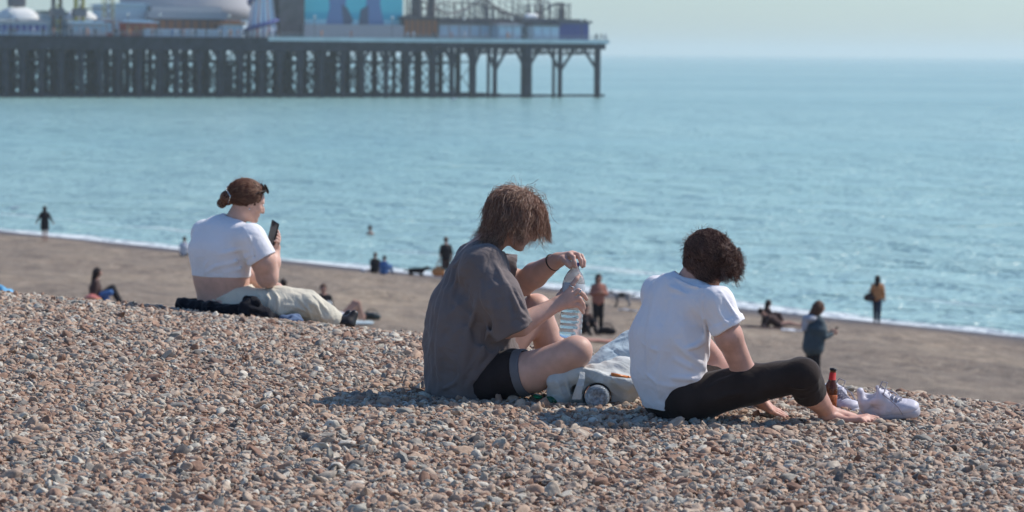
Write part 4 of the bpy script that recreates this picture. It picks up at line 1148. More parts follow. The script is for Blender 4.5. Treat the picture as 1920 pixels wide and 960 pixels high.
    for sg in (-1, 1):
        sh = nk - up * .09 * s + lx * .17 * sg * s
        if am == 'down': arm(sh, sh + L(-.03, .06 * sg, -.27), sh + L(.04, .07 * sg, -.50), sg)
        elif am == 'out': arm(sh, sh + L(-.03, .12 * sg, -.24), sh + L(.04, .22 * sg, -.44), sg)
        elif am == 'phone': arm(sh, sh + L(.06, .03 * sg, -.26), sh + L(.28, -.08 * sg, -.20), sg)
        elif am == 'knees': arm(sh, sh + L(.12, .05 * sg, -.22), sh + L(.34, -.02 * sg, -.24), sg)
        elif am == 'back': arm(sh, sh + L(-.12, .05 * sg, -.22), sh + L(-.2, .05 * sg, -.48), sg)
        elif am == 'cross': arm(sh, sh + L(.04, .08 * sg, -.24), sh + L(.2, -.10 * sg, -.18), sg)
    Hh.ell(hd + L(-.015, 0, .025), (.108 * s, .092 * s, .112 * s), (fx, lx, (0, 0, 1)), .02)
    if longhair: Hh.limb(hd + L(-.05, 0, 0), nk + L(-.08, 0, -.10), .085 * s, .06 * s, .03, lx, 1.3)
    if longhair == 'tail': Hh.limb(hd + L(-.10, 0, .03), hd + L(-.20, 0, -.14), .035 * s, .03 * s, .02)
    Hh.hollow_ell(hd + L(.085, 0, -.03), (.06 * s, .085 * s, .085 * s), (fx, lx, (0, 0, 1)))
    base = Vector(pos)
    def put(bl, nm, m):
        if bl.p:
            V, Fc = bl.mesh(1); mesh_obj(nm, V, Fc, m, T, True)
    put(B, 'body', M['far_skin']); put(C, 'top', top); put(K, 'trousers' if not bare_legs else 'shorts', legs); put(Hh, 'hair', hair)
    if shoes is not None:
        for S_ in SS: put(S_, 'shoe', colm('shoe_%d' % int(shoes[0] * 1000), shoes))
    return T, L

hd_ = M['hair_flat']; hb_ = mat('far_brown_hair', (0.10, 0.05, 0.03), 0.6)
blk = colm('far_black', (0.018, 0.017, 0.02)); drk = colm('far_brown_cloth', (0.07, 0.042, 0.038)); nav = colm('far_navy', (0.03, 0.038, 0.06))
blu = colm('far_blue', (0.07, 0.16, 0.36)); wht = colm('far_white', (0.62, 0.64, 0.68)); org = colm('far_orange', (0.62, 0.26, 0.10))
tea = colm('far_blue_denim_jacket', (0.06, 0.085, 0.10)); gry = colm('far_grey_hood', (0.40, 0.42, 0.47)); rst = colm('far_rust', (0.34, 0.15, 0.11))

def gh(u, v): return ground_hit(u, v)
p = gh(84, 452); far_person('person in a long black coat walking at the water edge', p, 95, 'walk', blk, blk, hd_, h=1.62, arms='out long', skirt=True, bare_legs=True, longhair=True, shoes=None)
p = gh(345, 481); far_person('person in white shirt sitting on the beach behind the crop top', p, 80, 'sit', wht, nav, hd_, h=1.6, arms='knees long')
pw = gh(178, 573); far_person('woman in brown top and black trousers leaning back on a blanket', pw, 5, 'sit', drk, blk, hd_, h=1.62, arms='down long', lean=-0.02, longhair=True)
p = gh(533, 590); far_person('dark haired person sitting beyond the cream trousers', p, 110, 'sit', drk, nav, hd_, h=1.6, arms='knees long')
p = gh(606, 597); far_person('person in open black jacket sitting facing the camera', p, -85, 'sit', blk, colm('far_pale_trousers', (0.45, 0.47, 0.48)), hb_, h=1.55, arms='down long', shoes=(0.5, 0.5, 0.5))
p = gh(640, 606); far_person('sunbather lying with bent bare knees raised', p, 30, 'lie', wht, blu, hd_, h=1.65, bare_legs=True, skirt=True, shoes=None)
p = gh(702, 512); far_person('person in black sitting by the water beside a blue shirt', p, 70, 'sit', blk, blk, hb_, h=1.62, arms='knees long', group=None)
p = gh(719, 515); far_person('person in blue shirt sitting by the water next to one in black', p, 60, 'sit', blu, blu, hd_, h=1.45, arms='knees long')
p = gh(836, 527); P835 = p; far_person('person in dark T-shirt standing at the shore with an orange bag', p, 100, 'stand', blk, drk, hb_, h=1.78, arms='down', shoes=(0.3, 0.3, 0.3))
p = gh(1436, 613); far_person('dark haired woman sitting upright on a mat near the water', p, 20, 'sit', drk, drk, hd_, h=1.62, arms='knees long', longhair=True)
p = gh(1460, 615); far_person('person reclining on a mat beside the upright dark haired woman', p, 10, 'lie', drk, drk, hd_, h=1.6, lean=0.28, bare_legs=True, shoes=None, arms='back')
p = gh(1644, 606); PY = p; far_person('woman in yellow jacket and blue jeans walking along the water edge', p, 75, 'walk', org, colm('far_jeans', (0.045, 0.06, 0.09)), hd_, h=1.70, arms='down long', longhair=True, shoes=(0.3, 0.3, 0.32))
p = gh(1121, 622); PR = p; far_person('long haired person in rust top with crossed arms amid piled belongings', p, -75, 'stand', rst, blk, hd_, h=1.60, arms='cross long', longhair=True)
p = gh(1092, 626); far_person('person in black slumped beside the figure in rust top', p, -60, 'sit', drk, blk, hd_, h=1.5, arms='knees long', lean=0.1)
# standing person with the phone and hooded jacket
p = gh(1523, 748); PJ = p
TJ, LJ = far_person('person with ponytail in dark blue jacket and grey hood standing with phone', p, 18, 'stand', tea, blk, hb_, h=1.70, arms='phone long', longhair='tail', vox=0.012, lean=0.05, bulk=1.22)
hb = Blob(0.012); hb.ell(LJ(-.06, 0, 1.42), (.13, .17, .075), None, .03); hb.limb(LJ(-.13, 0, 1.40), LJ(-.17, 0, 1.24), .08, .05, .04)
V, Fc = hb.mesh(1); mesh_obj('hood', V, Fc, gry, TJ, True)
# swimmer
T = thing('person', 'swimmer with only head and shoulders above the sea', 'person', ((693 - 960) / F * 151, 151, SEA))
sw = Blob(0.02); sw.ell((0, 0, .28), (.10, .09, .13), None, .02); sw.ell((0, 0, -.02), (.22, .12, .12), None, .06); sw.limb((0, 0, .0), (0, 0, .2), .06, .05, .03)
V, Fc = sw.mesh(1); mesh_obj('body', V, Fc, M['far_skin'], T, True)
sw = Blob(0.02); sw.ell((0, .01, .33), (.115, .105, .12), None, .02); V, Fc = sw.mesh(1); mesh_obj('hair', V, Fc, hd_, T, True)

def blob_thing(name, label, cat, pos, prims, m, vox=0.02, noise=None, group=None):
    B = Blob(vox)
    for q in prims:
        if len(q) == 4: B.limb(q[0], q[1], q[2], q[3], 0.04)
        else: B.ell(q[0], q[1], None, 0.04)
    if noise: B.noise = [noise]
    V, Fc = B.mesh(1); o = mesh_obj(name, V, Fc, m, None, True); o.location = Vector(pos)
    return tag(o, label, cat, group)

# dog walking at the water line: tapered trunk, jointed legs
def dog(label, pos, face, m, s=1.0, low=False):
    a = math.radians(face); fx = A3((math.cos(a), math.sin(a), 0)); lx = A3((-math.sin(a), math.cos(a), 0)); L = lambda f, l, z: (fx * f + lx * l + A3((0, 0, z - (.24 if low else 0) * min(1, z / .3)))) * s
    B = Blob(0.014)
    B.limb(L(.22, 0, .46), L(-.05, 0, .47), .13 * s, .11 * s, .04); B.limb(L(-.05, 0, .47), L(-.28, 0, .46), .10 * s, .10 * s, .04)
    B.limb(L(.26, 0, .50), L(.42, 0, .56), .085 * s, .07 * s, .04); B.ell(L(.47, 0, .58), (.09 * s, .075 * s, .075 * s), (fx, lx, (0, 0, 1)), .03); B.limb(L(.5, 0, .55), L(.62, 0, .52), .045 * s, .03 * s, .02)
    B.chain([L(-.34, 0, .48), L(-.48, 0, .44), L(-.58, 0, .50)], [.035 * s, .03 * s, .02 * s], .02)
    for sg in (-1, 1):
        B.limb(L(.44, .06 * sg, .64), L(.42, .075 * sg, .56), .03 * s, .02 * s, .02)
        B.chain([L(.22, .08 * sg, .40), L(.20, .08 * sg, .24), L(.22 + .04 * sg, .08 * sg, .04)], [.06 * s, .035 * s, .028 * s], .02); B.limb(L(.22 + .04 * sg, .08 * sg, .03), L(.28 + .04 * sg, .08 * sg, .025), .028 * s, .025 * s, .01)
        B.chain([L(-.27, .08 * sg, .42), L(-.20, .09 * sg, .28), L(-.33, .09 * sg, .17), L(-.31, .09 * sg, .04)], [.085 * s, .05 * s, .03 * s, .026 * s], .02); B.limb(L(-.31, .09 * sg, .03), L(-.25, .09 * sg, .025), .028 * s, .024 * s, .01)
    V, Fc = B.mesh(1); o = mesh_obj('dog', V, Fc, m, None, True); o.location = Vector(pos)
    return tag(o, label, 'dog')
dm = mat('black_white_coat', (0.015, 0.013, 0.014), 0.8, col2=(0.016, 0.014, 0.015)); 
dm2 = mat('patched_coat', (0.02, 0.018, 0.018), 0.8, nscale=3.2, col2=(0.5, 0.5, 0.5))
dog('dark dog lying on the shingle at the water edge', gh(781, 517), -12, dm, 1.0, low=True)
dog('black and white dog standing near the figure in rust', gh(1166, 574), 185, dm2, 0.85)

def bag(label, pos, w, d, h, m, name='bag', strap=True, face=0):
    T = thing(name, label, 'bag', Vector(pos))
    B = Blob(0.014); a = math.radians(face); x = A3((math.cos(a), math.sin(a), 0)); y = A3((-math.sin(a), math.cos(a), 0))
    B.limb(x * -w * .3 + A3((0, 0, h * .4)), x * w * .3 + A3((0, 0, h * .38)), h * .38, h * .34, .05, y, max(1.0, d / h))
    B.ell(A3((0, 0, h * .62)), (w * .3, d * .4, h * .3), None, .06); B.noise = [(3, 14, .008, None, 0)]
    V, Fc = B.mesh(1); mesh_obj('pouch', V, Fc, m, T, True)
    if strap:
        t = MB(); t.tube([Vector(x * (w * .28 * math.cos(q)) + A3((0, 0, h * .75 + h * .45 * math.sin(q)))) for q in np.linspace(0, math.pi, 11)], .014, 6)
        t.build('strap', m, T, True)
    return T
shn = mat('green_black_vinyl', (0.02, 0.035, 0.035), 0.3, spec=0.6, noise=0.4, nscale=5)
bag('shiny dark green holdall lying on the beach by the raised knees', gh(697, 601), .55, .3, .24, shn)
bag('small white bag standing left of the couple at the water', gh(681, 511), .22, .15, .18, wht, strap=False)
bag('brown bag lying by the belongings of the figure in rust', gh(1138, 628), .6, .3, .25, blk)
q = gh(836, 527); hx = Vector((q.x - .30, q.y - .05, q.z + .18))
bag('orange carrier bag hanging from the hand of the figure in dark T-shirt', hx, .34, .2, .50, org, 'carrier_bag')
bag('brown shoulder bag at the hip of the woman in yellow jacket', Vector((PY.x - .27, PY.y - .05, PY.z + .78)), .34, .2, .34, drk, 'shoulder_bag')
# phone held by the hooded person
t = MB(); pc = Vector(PJ) + Vector(LJ(.42, 0, 1.20)); t.box(pc, (.045, .02, .06), (0.01, -.006, 0), (.012, .034, -.01)); tag(t.build('mobile_phone', M['boot'], None, bevel=.004), 'phone in the hands of the hooded figure in dark blue', 'phone')

def mat_cloth(name, label, cat, pos, w, d, m, rot=0, h=.05):
    """a wrinkled cloth lying on the slope"""
    n = 26; T = []; Fc = []
    x = np.linspace(-w / 2, w / 2, n); y = np.linspace(-d / 2, d / 2, n); X, Y = np.meshgrid(x, y, indexing='ij')
    a = math.radians(rot); XX = X * math.cos(a) - Y * math.sin(a); YY = X * math.sin(a) + Y * math.cos(a)
    gz = height(pos[0] + XX, pos[1] + YY) - pos[2]
    Z = gz + h * (0.6 + 0.5 * snoise(XX, YY, int(w * 100), 9) + 0.4 * snoise(XX, YY, 5, 22))
    V = np.stack([XX, YY, Z], -1).reshape(-1, 3); i = np.arange(n * n).reshape(n, n)
    Fq = np.stack([i[:-1, :-1], i[1:, :-1], i[1:, 1:], i[:-1, 1:]], -1).reshape(-1, 4)
    o = mesh_obj(name, V, Fq, m, None, True); o.location = Vector(pos)
    sd = o.modifiers.new('thick', 'SOLIDIFY'); sd.thickness = .02
    return tag(o, label, cat)
pat = mat('patterned_blanket', (0.10, 0.13, 0.28), 0.9, nscale=6, col2=(0.40, 0.22, 0.20))
mat_cloth('blanket', 'dark patterned blanket under the woman in brown top', 'blanket', pw + Vector((.1, 0, 0)), 1.35, 1.2, pat, h=.04)
cm = mat('rainbow_towel', (0.10, 0.35, 0.55), 0.9); q = NT(cm); tc = q.n('ShaderNodeTexCoord'); sx_ = q.n('ShaderNodeSeparateXYZ', {'Vector': tc.outputs['Generated']})
q.l(q.ramp(sx_.outputs[2], [(0, (0.15, 0.45, 0.72)), (.35, (0.15, 0.45, 0.72)), (.45, (0.22, 0.45, 0.25)), (.6, (0.65, 0.42, 0.12)), (.75, (0.60, 0.20, 0.18))]), q.b.inputs['Base Color'])
blob_thing('beach_bag', 'bright striped beach bag beside the woman in brown top', 'bag', pw + Vector((-.02, -.42, 0)), [((-.12, 0, .1), (.14, .0, .13), .12, .12), ((0, 0, .2), (.16, .1, .1))], cm, .015, (4, 16, .006, None, 0))
blob_thing('towel', 'crumpled blue towel on the lap side of the woman in brown', 'towel', pw + Vector((.30, -.30, .0)), [((-.1, 0, .28), (.10, 0, .33), .07, .08), ((0, 0, .1), (.1, .08, .18))], blu, .015, (6, 16, .006, None, 0))
pm_ = gh(1452, 616); mat_cloth('beach_mat', 'dark mat beneath the couple lying near the water', 'mat', pm_, 2.6, 1.0, drk, h=.03)
mat_cloth('towel', 'white towel at the foot of the dark mat', 'towel', gh(1487, 621), .75, .5, wht, h=.06)
mat_cloth('blanket', 'pale blanket under the raised knees beside the green holdall', 'blanket', gh(660, 606), 1.0, .9, colm('far_pale_blue', (0.42, 0.52, 0.56)), h=.07)
mat_cloth('blanket', 'pinkish blanket in front of the figure in rust in rust', 'blanket', gh(1108, 640), 1.1, 1.2, colm('far_pink', (0.42, 0.22, 0.17)), h=.07)
mat_cloth('towel', 'small grey towel beyond the curly hair near the dog', 'towel', gh(1178, 584), .7, .4, gry, h=.08)
blob_thing('rucksack', 'small blue rucksack seen between the knees of the grey T-shirt figure', 'bag', gh(978, 646), [((0, 0, .10), (0, 0, .18), .12, .10), ((0, -.05, .1), (.08, .08, .08))], blu, .015)
# blue windbreak just over the crest at the edge of the picture
wb0 = at(-40, 545, 24); wb0.z = float(height(wb0.x, 24))
T = thing('windbreak', 'bright blue cloth windbreak just beyond the pebble crest', 'windbreak', wb0)
V = []; n = 20; WL = at(32, 545, 24).x - wb0.x
for i in range(n):
    for j in range(8):
        u_ = -40 + 72 * i / (n - 1); top = at(u_, np.interp(u_, [-40, 0, 32], [516, 533, 551]), 24).z - wb0.z + .006 * math.sin(i * 1.7)
        V.append((WL * i / (n - 1), .03 * math.sin(i * .9) + .04 * math.sin(j), top * j / 7))
i_ = np.arange(n * 8).reshape(n, 8); Fq = np.stack([i_[:-1, :-1], i_[1:, :-1], i_[1:, 1:], i_[:-1, 1:]], -1).reshape(-1, 4)
o = mesh_obj('cloth', V, Fq, colm('far_sky_blue', (0.13, 0.36, 0.58)), T, True); sd = o.modifiers.new('thick', 'SOLIDIFY'); sd.thickness = .008
for x_, z_ in ((0, V[7][2]), (WL, V[-1][2])):
    t = MB(); t.tube([(x_, 0, -.1), (x_, 0, z_)], .008, 8); t.build('pole', M['hair_flat'], T)

# gulls
def gull(label, pos, s=1.0, fly=False):
    B = Blob(.02); B.limb((-.14, 0, .10), (.12, 0, .13), .06, .07, .03); B.limb((-.14, 0, .1), (-.30, 0, .09), .04, .015, .02)
    B.ell((.20, 0, .20), (.05, .04, .045), None, .03); B.limb((.24, 0, .20), (.30, 0, .185), .014, .008, .01)
    if fly:
        for sg in (-1, 1): B.chain([(.04, .05 * sg, .14), (.06, .28 * sg, .24), (-.06, .55 * sg, .20)], [.035, .028, .012], .02, wax=(1, 0, 0), wf=2.6)
    V, Fc = B.mesh(1); o = mesh_obj('gull', V, Fc, wht, None, True); o.location = Vector(pos); o.scale = (s, s, s)
    return tag(o, label, 'bird')
w = at(850, 190, 560); gull('white gull floating on the sea under the pier', (w.x, 560, SEA + .02), 2.6)
w = at(27, 400, 170); gull('white gull sitting on the sea near the walker in black', (w.x, 170, SEA), 1.2)
# ------------------------------------------------------------------ the pier
PE0 = Vector(((1123 - 960) / F * 613, 613.0, SEA))
E1 = Vector((-120.0, -53.0, 0)).normalized(); E2 = Vector((-E1.y, E1.x, 0)); E2 = E2 if E2.y > 0 else -E2
DECK = 12.1
def Q(a, b, z): return PE0 + E1 * a + E2 * b + Vector((0, 0, z))
def a_of(u, b=0.0):
    r = ray(u, 100); t = r.x / r.y                     # X = t * Y on the line of sight
    # (PE0.x + E1.x a + E2.x b) = t (PE0.y + E1.y a + E2.y b)
    return (t * (PE0.y + E2.y * b) - PE0.x - E2.x * b) / (E1.x - t * E1.y)
def px(a, b=0.0): return (PE0.y + E1.y * a + E2.y * b) / F      # metres per photo pixel there
def zdeck(v, u):
    """height above the deck of a photo row"""
    a = a_of(u); p = Q(a, 0, 0); w = at(u, v, p.y); return w.z - SEA
iron = mat('dark_painted_iron', (0.036, 0.032, 0.046), 0.7, noise=0.35, nscale=0.6, bump=0.2, bscale=2)
planks = mat('weathered_planks', (0.20, 0.18, 0.17), 0.9, noise=0.3, nscale=1)
fascia = mat('white_fascia', (0.62, 0.66, 0.66), 0.7, noise=0.1, nscale=0.3)
ALEN = 190.0; WID = 62.0
def pbox(m, a0, a1, b0, b1, z0, z1):
    m.box(Q((a0 + a1) / 2, (b0 + b1) / 2, (z0 + z1) / 2), E1 * ((a1 - a0) / 2), E2 * ((b1 - b0) / 2), (0, 0, (z1 - z0) / 2))
PIER = thing('pier', 'long dark iron pleasure pier on piles standing in the sea', 'pier', PE0)
def ppart(m, name, mt): return m.build(name, mt, PIER, base=PE0)
m = MB(); pbox(m, -1.0, ALEN, -1.5, WID, DECK - .35, DECK); ppart(m, 'deck', planks)
m = MB(); pbox(m, -1.2, a_of(498), -1.75, -1.52, DECK - .55, DECK + .30); ppart(m, 'edge_board', fascia)
m = MB(); pbox(m, a_of(498), ALEN, -1.70, -1.52, DECK - .6, DECK + .15); ppart(m, 'edge_board', iron)
m = MB()
for b in (-1.2, 8, 16, 24, 32, 40, 48, 58): pbox(m, -.5, ALEN, b - .2, b + .2, DECK - 1.75, DECK - .36)
m2a = a_of(800); pbox(m, m2a, ALEN, -1.45, -1.2, DECK - 2.6, DECK - .37)
ppart(m, 'girders', iron)
r9 = np.random.RandomState(31)
# cross girders of lattice under the deck
front = [a_of(u) for u in (1118, 1048, 985, 926, 884, 845, 808, 762, 722, 676, 640, 600, 560, 522, 488, 448, 410, 372, 330, 296, 258, 220, 185, 150, 112, 75, 40, 8, -25)]
front += list(np.arange(front[-1] + 4.6, ALEN - .5, 4.8))
def pile(m, a, b, r_): m.tube([Q(a, b, -2.0), Q(a, b, DECK - .4)], r_, 8)
thick = {0: .70, 1: .5, 2: 1.2, 3: .5, 4: .8}
for i, a in enumerate(front):
    for k, b in enumerate((-.6,)):
        m = MB(); pile(m, a, b, thick.get(i, .5 + .25 * r9.rand()))
        if i in (1, 3): pile(m, a + 1.5, b, .34); 
        m.tube([Q(a, b, DECK - .9), Q(a, b, DECK - .5)], .9, 8)
        ppart(m, 'pile', iron)
    if i + 1 < len(front):
        a2 = front[i + 1]; m = MB(); w = a2 - a
        zt = DECK - .6; zm = DECK - (6.4 if i < 4 else 5.2)
        m.tube([Q(a, -.7, zm), Q(a + w * .46, -.7, zt)], .34, 6); m.tube([Q(a2, -.7, zm), Q(a2 - w * .46, -.7, zt)], .34, 6)
        if i < 6:
            m.tube([Q(a, -.7, DECK - 2.5), Q(a2, -.7, DECK - 2.9)], .2, 6)
            for t in np.linspace(.0, .75, 4): m.tube([Q(a + w * t, -.7, DECK - 2.9), Q(a + w * (t + .125), -.7, zt), Q(a + w * (t + .25), -.7, DECK - 2.9)], .2, 5)
            mg = MB(); mg.tube([Q(a, 6, DECK - 2.4), Q(a2, 6, DECK - 2.4)], .12, 6)
            for t in np.linspace(.05, .8, 6): mg.tube([Q(a + w * t, 6, DECK - 2.4), Q(a + w * (t + .08), 6, zt), Q(a + w * (t + .16), 6, DECK - 2.4)], .13, 5)
            ppart(mg, 'lattice_girder', iron)
        if i >= 4:
            m.tube([Q(a, -.7, 1.0), Q(a2, -.7, DECK - 4.6)], .10, 5); m.tube([Q(a2, -.7, 1.0), Q(a, -.7, DECK - 4.6)], .10, 5)
            m.tube([Q(a, -.7, DECK - 4.6), Q(a2, -.7, DECK - 4.6)], .16, 5)
        ppart(m, 'brace', iron)
# rows behind, seen through the front row
m = MB()
for k, b in enumerate((8, 16, 24, 37)):
    for i, a in enumerate(front):
        if a < b * 0.62 + 3 and i > 0: continue
        if a < 26 or (a < 40 and k > 1) or (a < 60 and k > 3): continue
        pile(m, a + r9.uniform(-.8, .8), b, .42 + .2 * r9.rand())
        if i + 1 < len(front):
            a2 = front[i + 1]
            for z0, z1 in ((.8, DECK - 5), (DECK - 5, DECK - 1)):
                m.tube([Q(a, b, z0), Q(a2, b, z1)], .14, 4); m.tube([Q(a2, b, z0), Q(a, b, z1)], .14, 4)
            m.tube([Q(a, b, DECK - 5), Q(a2, b, DECK - 5)], .22, 4)
        if a > 42:
            m.tube([Q(a, b - 8, .8), Q(a, b, DECK - 5)], .12, 4); m.tube([Q(a, b, .8), Q(a, b - 8, DECK - 5)], .12, 4)
o = ppart(m, 'piles', iron); o['kind'] = 'stuff'
m = MB(); pbox(m, -.4, ALEN, -1.3, -.9, .25, .75); 
for b in (8, 16, 24): pbox(m, 20, ALEN, b - .2, b + .2, .2, .8)
ppart(m, 'landing_beam', iron)
# landing stage under the wide middle part, closed with sheeting between the piles
m = MB()
for (u0, u1) in ((1118 - 1, 1106),): pass
for i in range(9, len(front) - 1):
    a, a2 = front[i], front[i + 1]
    if i not in (10, 15, 23): continue
    m = MB()
    pbox(m, a + .3, a2 - .25 - (1.2 if i % 3 == 0 else .3), 3.0 + (i % 3) * 2, 3.3 + (i % 3) * 2, .9, DECK - 5.2 if i % 2 else DECK - 3.4)
    ppart(m, 'bracing_panel', iron)
# railing
m = MB()
for z in (.45, .8, 1.12): m.tube([Q(-1.0, -1.3, DECK + z), Q(ALEN, -1.3, DECK + z)], .035, 5)
m.tube([Q(-1.0, -1.3, DECK + 1.12), Q(-1.0, WID, DECK + 1.12)], .035, 5)
for a in np.arange(-1, ALEN, 1.5): m.tube([Q(a, -1.3, DECK), Q(a, -1.3, DECK + 1.14)], .04, 4)
ppart(m, 'railing', mat('pale_railing', (0.33, 0.36, 0.38), 0.6))

def onpier(u0, u1, v0, v1, b):
    """a0, a1, z0, z1 of a photo rectangle at depth b on the pier"""
    a1, a0 = a_of(u0, b), a_of(u1, b); Y = Q((a0 + a1) / 2, b, 0).y; um = (u0 + u1) / 2
    return a0, a1, at(um, v1, Y).z - SEA, at(um, v0, Y).z - SEA
def pthing(name, label, cat, u, b, group=None):
    o = Q(a_of(u, b), b, DECK); return thing(name, label, cat, o, group), o
steelblue = mat('pale_blue_panel', (0.50, 0.63, 0.72), 0.6); white_ = mat('white_canvas_roof', (0.70, 0.72, 0.70), 0.8)
green_ = mat('grey_green_roof', (0.20, 0.25, 0.24), 0.7); yell = mat('yellow_paint', (0.50, 0.42, 0.10), 0.6); brown_ = mat('brown_cladding', (0.16, 0.13, 0.13), 0.8, noise=.2, nscale=.4)
greyr = mat('grey_dome_roof', (0.46, 0.46, 0.48), 0.7); darkb = mat('dark_blue_panel', (0.11, 0.13, 0.34), 0.6); redp = mat('red_paint', (0.36, 0.07, 0.05), 0.6)
steel = mat('grey_ride_steel', (0.17, 0.16, 0.17), 0.6); orange_ = mat('orange_awning', (0.38, 0.17, 0.09), 0.8); glassb = mat('window_glass', (0.34, 0.48, 0.58), 0.2, spec=0.6)

def kiosk(name, label, cat, u0, u1, vt, b, depth, wall, roof, windows=4, wm=None, eave=.5, group=None, roofh=.5):
    T, o = pthing(name, label, cat, (u0 + u1) / 2, b, group)
    a0, a1, z0, z1 = onpier(u0, u1, vt, 60, b)
    m = MB(); pbox(m, a0, a1, b, b + depth, DECK + .003, z1 - roofh); m.build('wall', wall, T, base=o)
    m = MB(); pbox(m, a0 - eave, a1 + eave, b - eave, b + depth + eave, z1 - roofh + .002, z1 - roofh * .4); pbox(m, a0 + .4, a1 - .4, b + .4, b + depth - .4, z1 - roofh * .4 + .002, z1); m.build('roof', roof, T, base=o)
    if windows:
        w = (a1 - a0) / windows
        for i in range(windows):
            m = MB(); pbox(m, a0 + w * (i + .12), a0 + w * (i + .88), b - .06, b - .003, DECK + .9, z1 - roofh - .35); m.build('window', wm or glassb, T, base=o)
    return T
def marquee(label, u0, u1, vt, ve, b):
    T, o = pthing('marquee', label, 'tent', (u0 + u1) / 2, b)
    a0, a1, z0, z1 = onpier(u0, u1, vt, ve, b); am = (a0 + a1) / 2; wa = (a1 - a0) / 2
    prof = [(1.0, z0), (.93, z0 + (z1 - z0) * .45), (.7, z0 + (z1 - z0) * .8), (.45, z1)]
    m = MB(); n = 20; V = []; Fq = []
    for k, (s_, z) in enumerate(prof):
        for i in range(n):
            t = 6.2832 * i / n; c_, q_ = math.cos(t), math.sin(t); e_ = max(abs(c_), abs(q_)) ** .7
            V.append(Q(am + wa * s_ * c_ / e_, b + 6 + 6 * s_ * q_ / e_, z))
    for k in range(3):
        for i in range(n): Fq.append((k * n + i, k * n + (i + 1) % n, (k + 1) * n + (i + 1) % n, (k + 1) * n + i))
    Fq.append(tuple(3 * n + i for i in range(n))); m.add(V, Fq); m.build('canopy', white_, T, True, base=o)
    for (sa, sb) in ((-.9, .4), (.9, .4), (-.9, 11.6), (.9, 11.6)):
        m = MB(); m.tube([Q(am + wa * sa, b + sb, DECK), Q(am + wa * sa, b + sb, z0 + .05)], .12, 6); m.build('pole', steel, T, base=o)
marquee('large white canvas marquee at the landward end of the deck', 12, 80, 14, 36, 10)
marquee('smaller white marquee beside the yellow ride columns', 134, 190, 20, 38, 10)
kiosk('pavilion', 'low grey green roofed pavilion between the two white marquees', 'building', 76, 128, 20, 16, 10, steelblue, green_, 4)
kiosk('stall', 'grey stall with a dark sign board under the white marquee', 'stall', -10, 88, 38, 4, 4, steelblue, greyr, 8, darkb)
kiosk('stall', 'grey stall in front of the smaller white marquee', 'stall', 136, 200, 40, 4, 4, greyr, steelblue, 5)
kiosk('stall', 'dark red fronted stall left of the pale blue hall', 'stall', 186, 212, 34, 5, 4, redp, greyr, 2)
kiosk('hall', 'large pale blue boxy hall behind the red stalls', 'building', 208, 276, 6, 14, 14, steelblue, steelblue, 0, roofh=.4)
kiosk('stall', 'orange red stall in front of the pale blue hall', 'stall', 234, 292, 38, 4, 4, redp, steelblue, 4, orange_)
kiosk('arcade', 'long brown arcade with low grey brown roof', 'building', 282, 420, 12, 12, 14, brown_, greyr, 9, orange_, roofh=2.6)
kiosk('barrier_block', 'low pale counter running in front of the brown arcade', 'counter', 272, 420, 55, 2, 1.5, steelblue, steelblue, 8, greyr, roofh=.2, eave=.1)
kiosk('stall', 'small orange roofed stall left of the striped slide', 'stall', 420, 456, 38, 4, 4, steelblue, orange_, 3, roofh=.9)
kiosk('side_building', 'tall dark brown panelled building beside the turquoise hoarding', 'building', 524, 571, -40, 6, 10, brown_, brown_, 0)
kiosk('side_building', 'rusty brown ride station right of the turquoise hoarding', 'building', 757, 820, 30, 6, 8, brown_, brown_, 6, orange_)
kiosk('station', 'grey brown coaster station with a pale lower front', 'building', 822, 976, 34, 7, 10, greyr, brown_, 8, steelblue, roofh=1.3)
kiosk('kiosk', 'pale blue kiosk with door panels at the seaward end', 'kiosk', 935, 977, 44, 3, 4, steelblue, greyr, 3, mat('pale_blue_door', (0.60, 0.80, 0.88), .6))
kiosk('kiosk', 'pale kiosk between dark roof and the navy booth', 'kiosk', 1000, 1048, 44, 3, 4, steelblue, steel, 3, mat('pale_blue_shutter', (0.60, 0.80, 0.90), .6))
kiosk('booth', 'navy booth with flat dark roof at the pier end', 'booth', 1048, 1104, 36, 4, 7, darkb, steel, 4, darkb, roofh=.9)
kiosk('canopy_building', 'long dark flat canopy joining kiosks near the pier end', 'building', 976, 1046, 35, 8, 7, steel, steel, 3, steelblue, roofh=.9)
# grey dome
T, o = pthing('dome', 'big pale grey domed amusement hall behind the arcade', 'building', 390, 24)
a0, a1, z0, z1 = onpier(262, 504, -130, 34, 24); m = MB(); am = (a0 + a1) / 2; wa = (a1 - a0) / 2
m.lathe([(wa * math.cos(t), z0 - DECK + (z1 - z0) * math.sin(t)) for t in np.linspace(0, 1.5, 12)], Q(am, 24 + wa, DECK), (0, 0, 1), 40); m.build('roof', greyr, T, True, base=o)
m = MB(); m.lathe([(wa * .97, 0.0), (wa * .97, z0 - DECK - .003)], Q(am, 24 + wa, DECK), (0, 0, 1), 40); m.build('wall', steelblue, T, base=o)
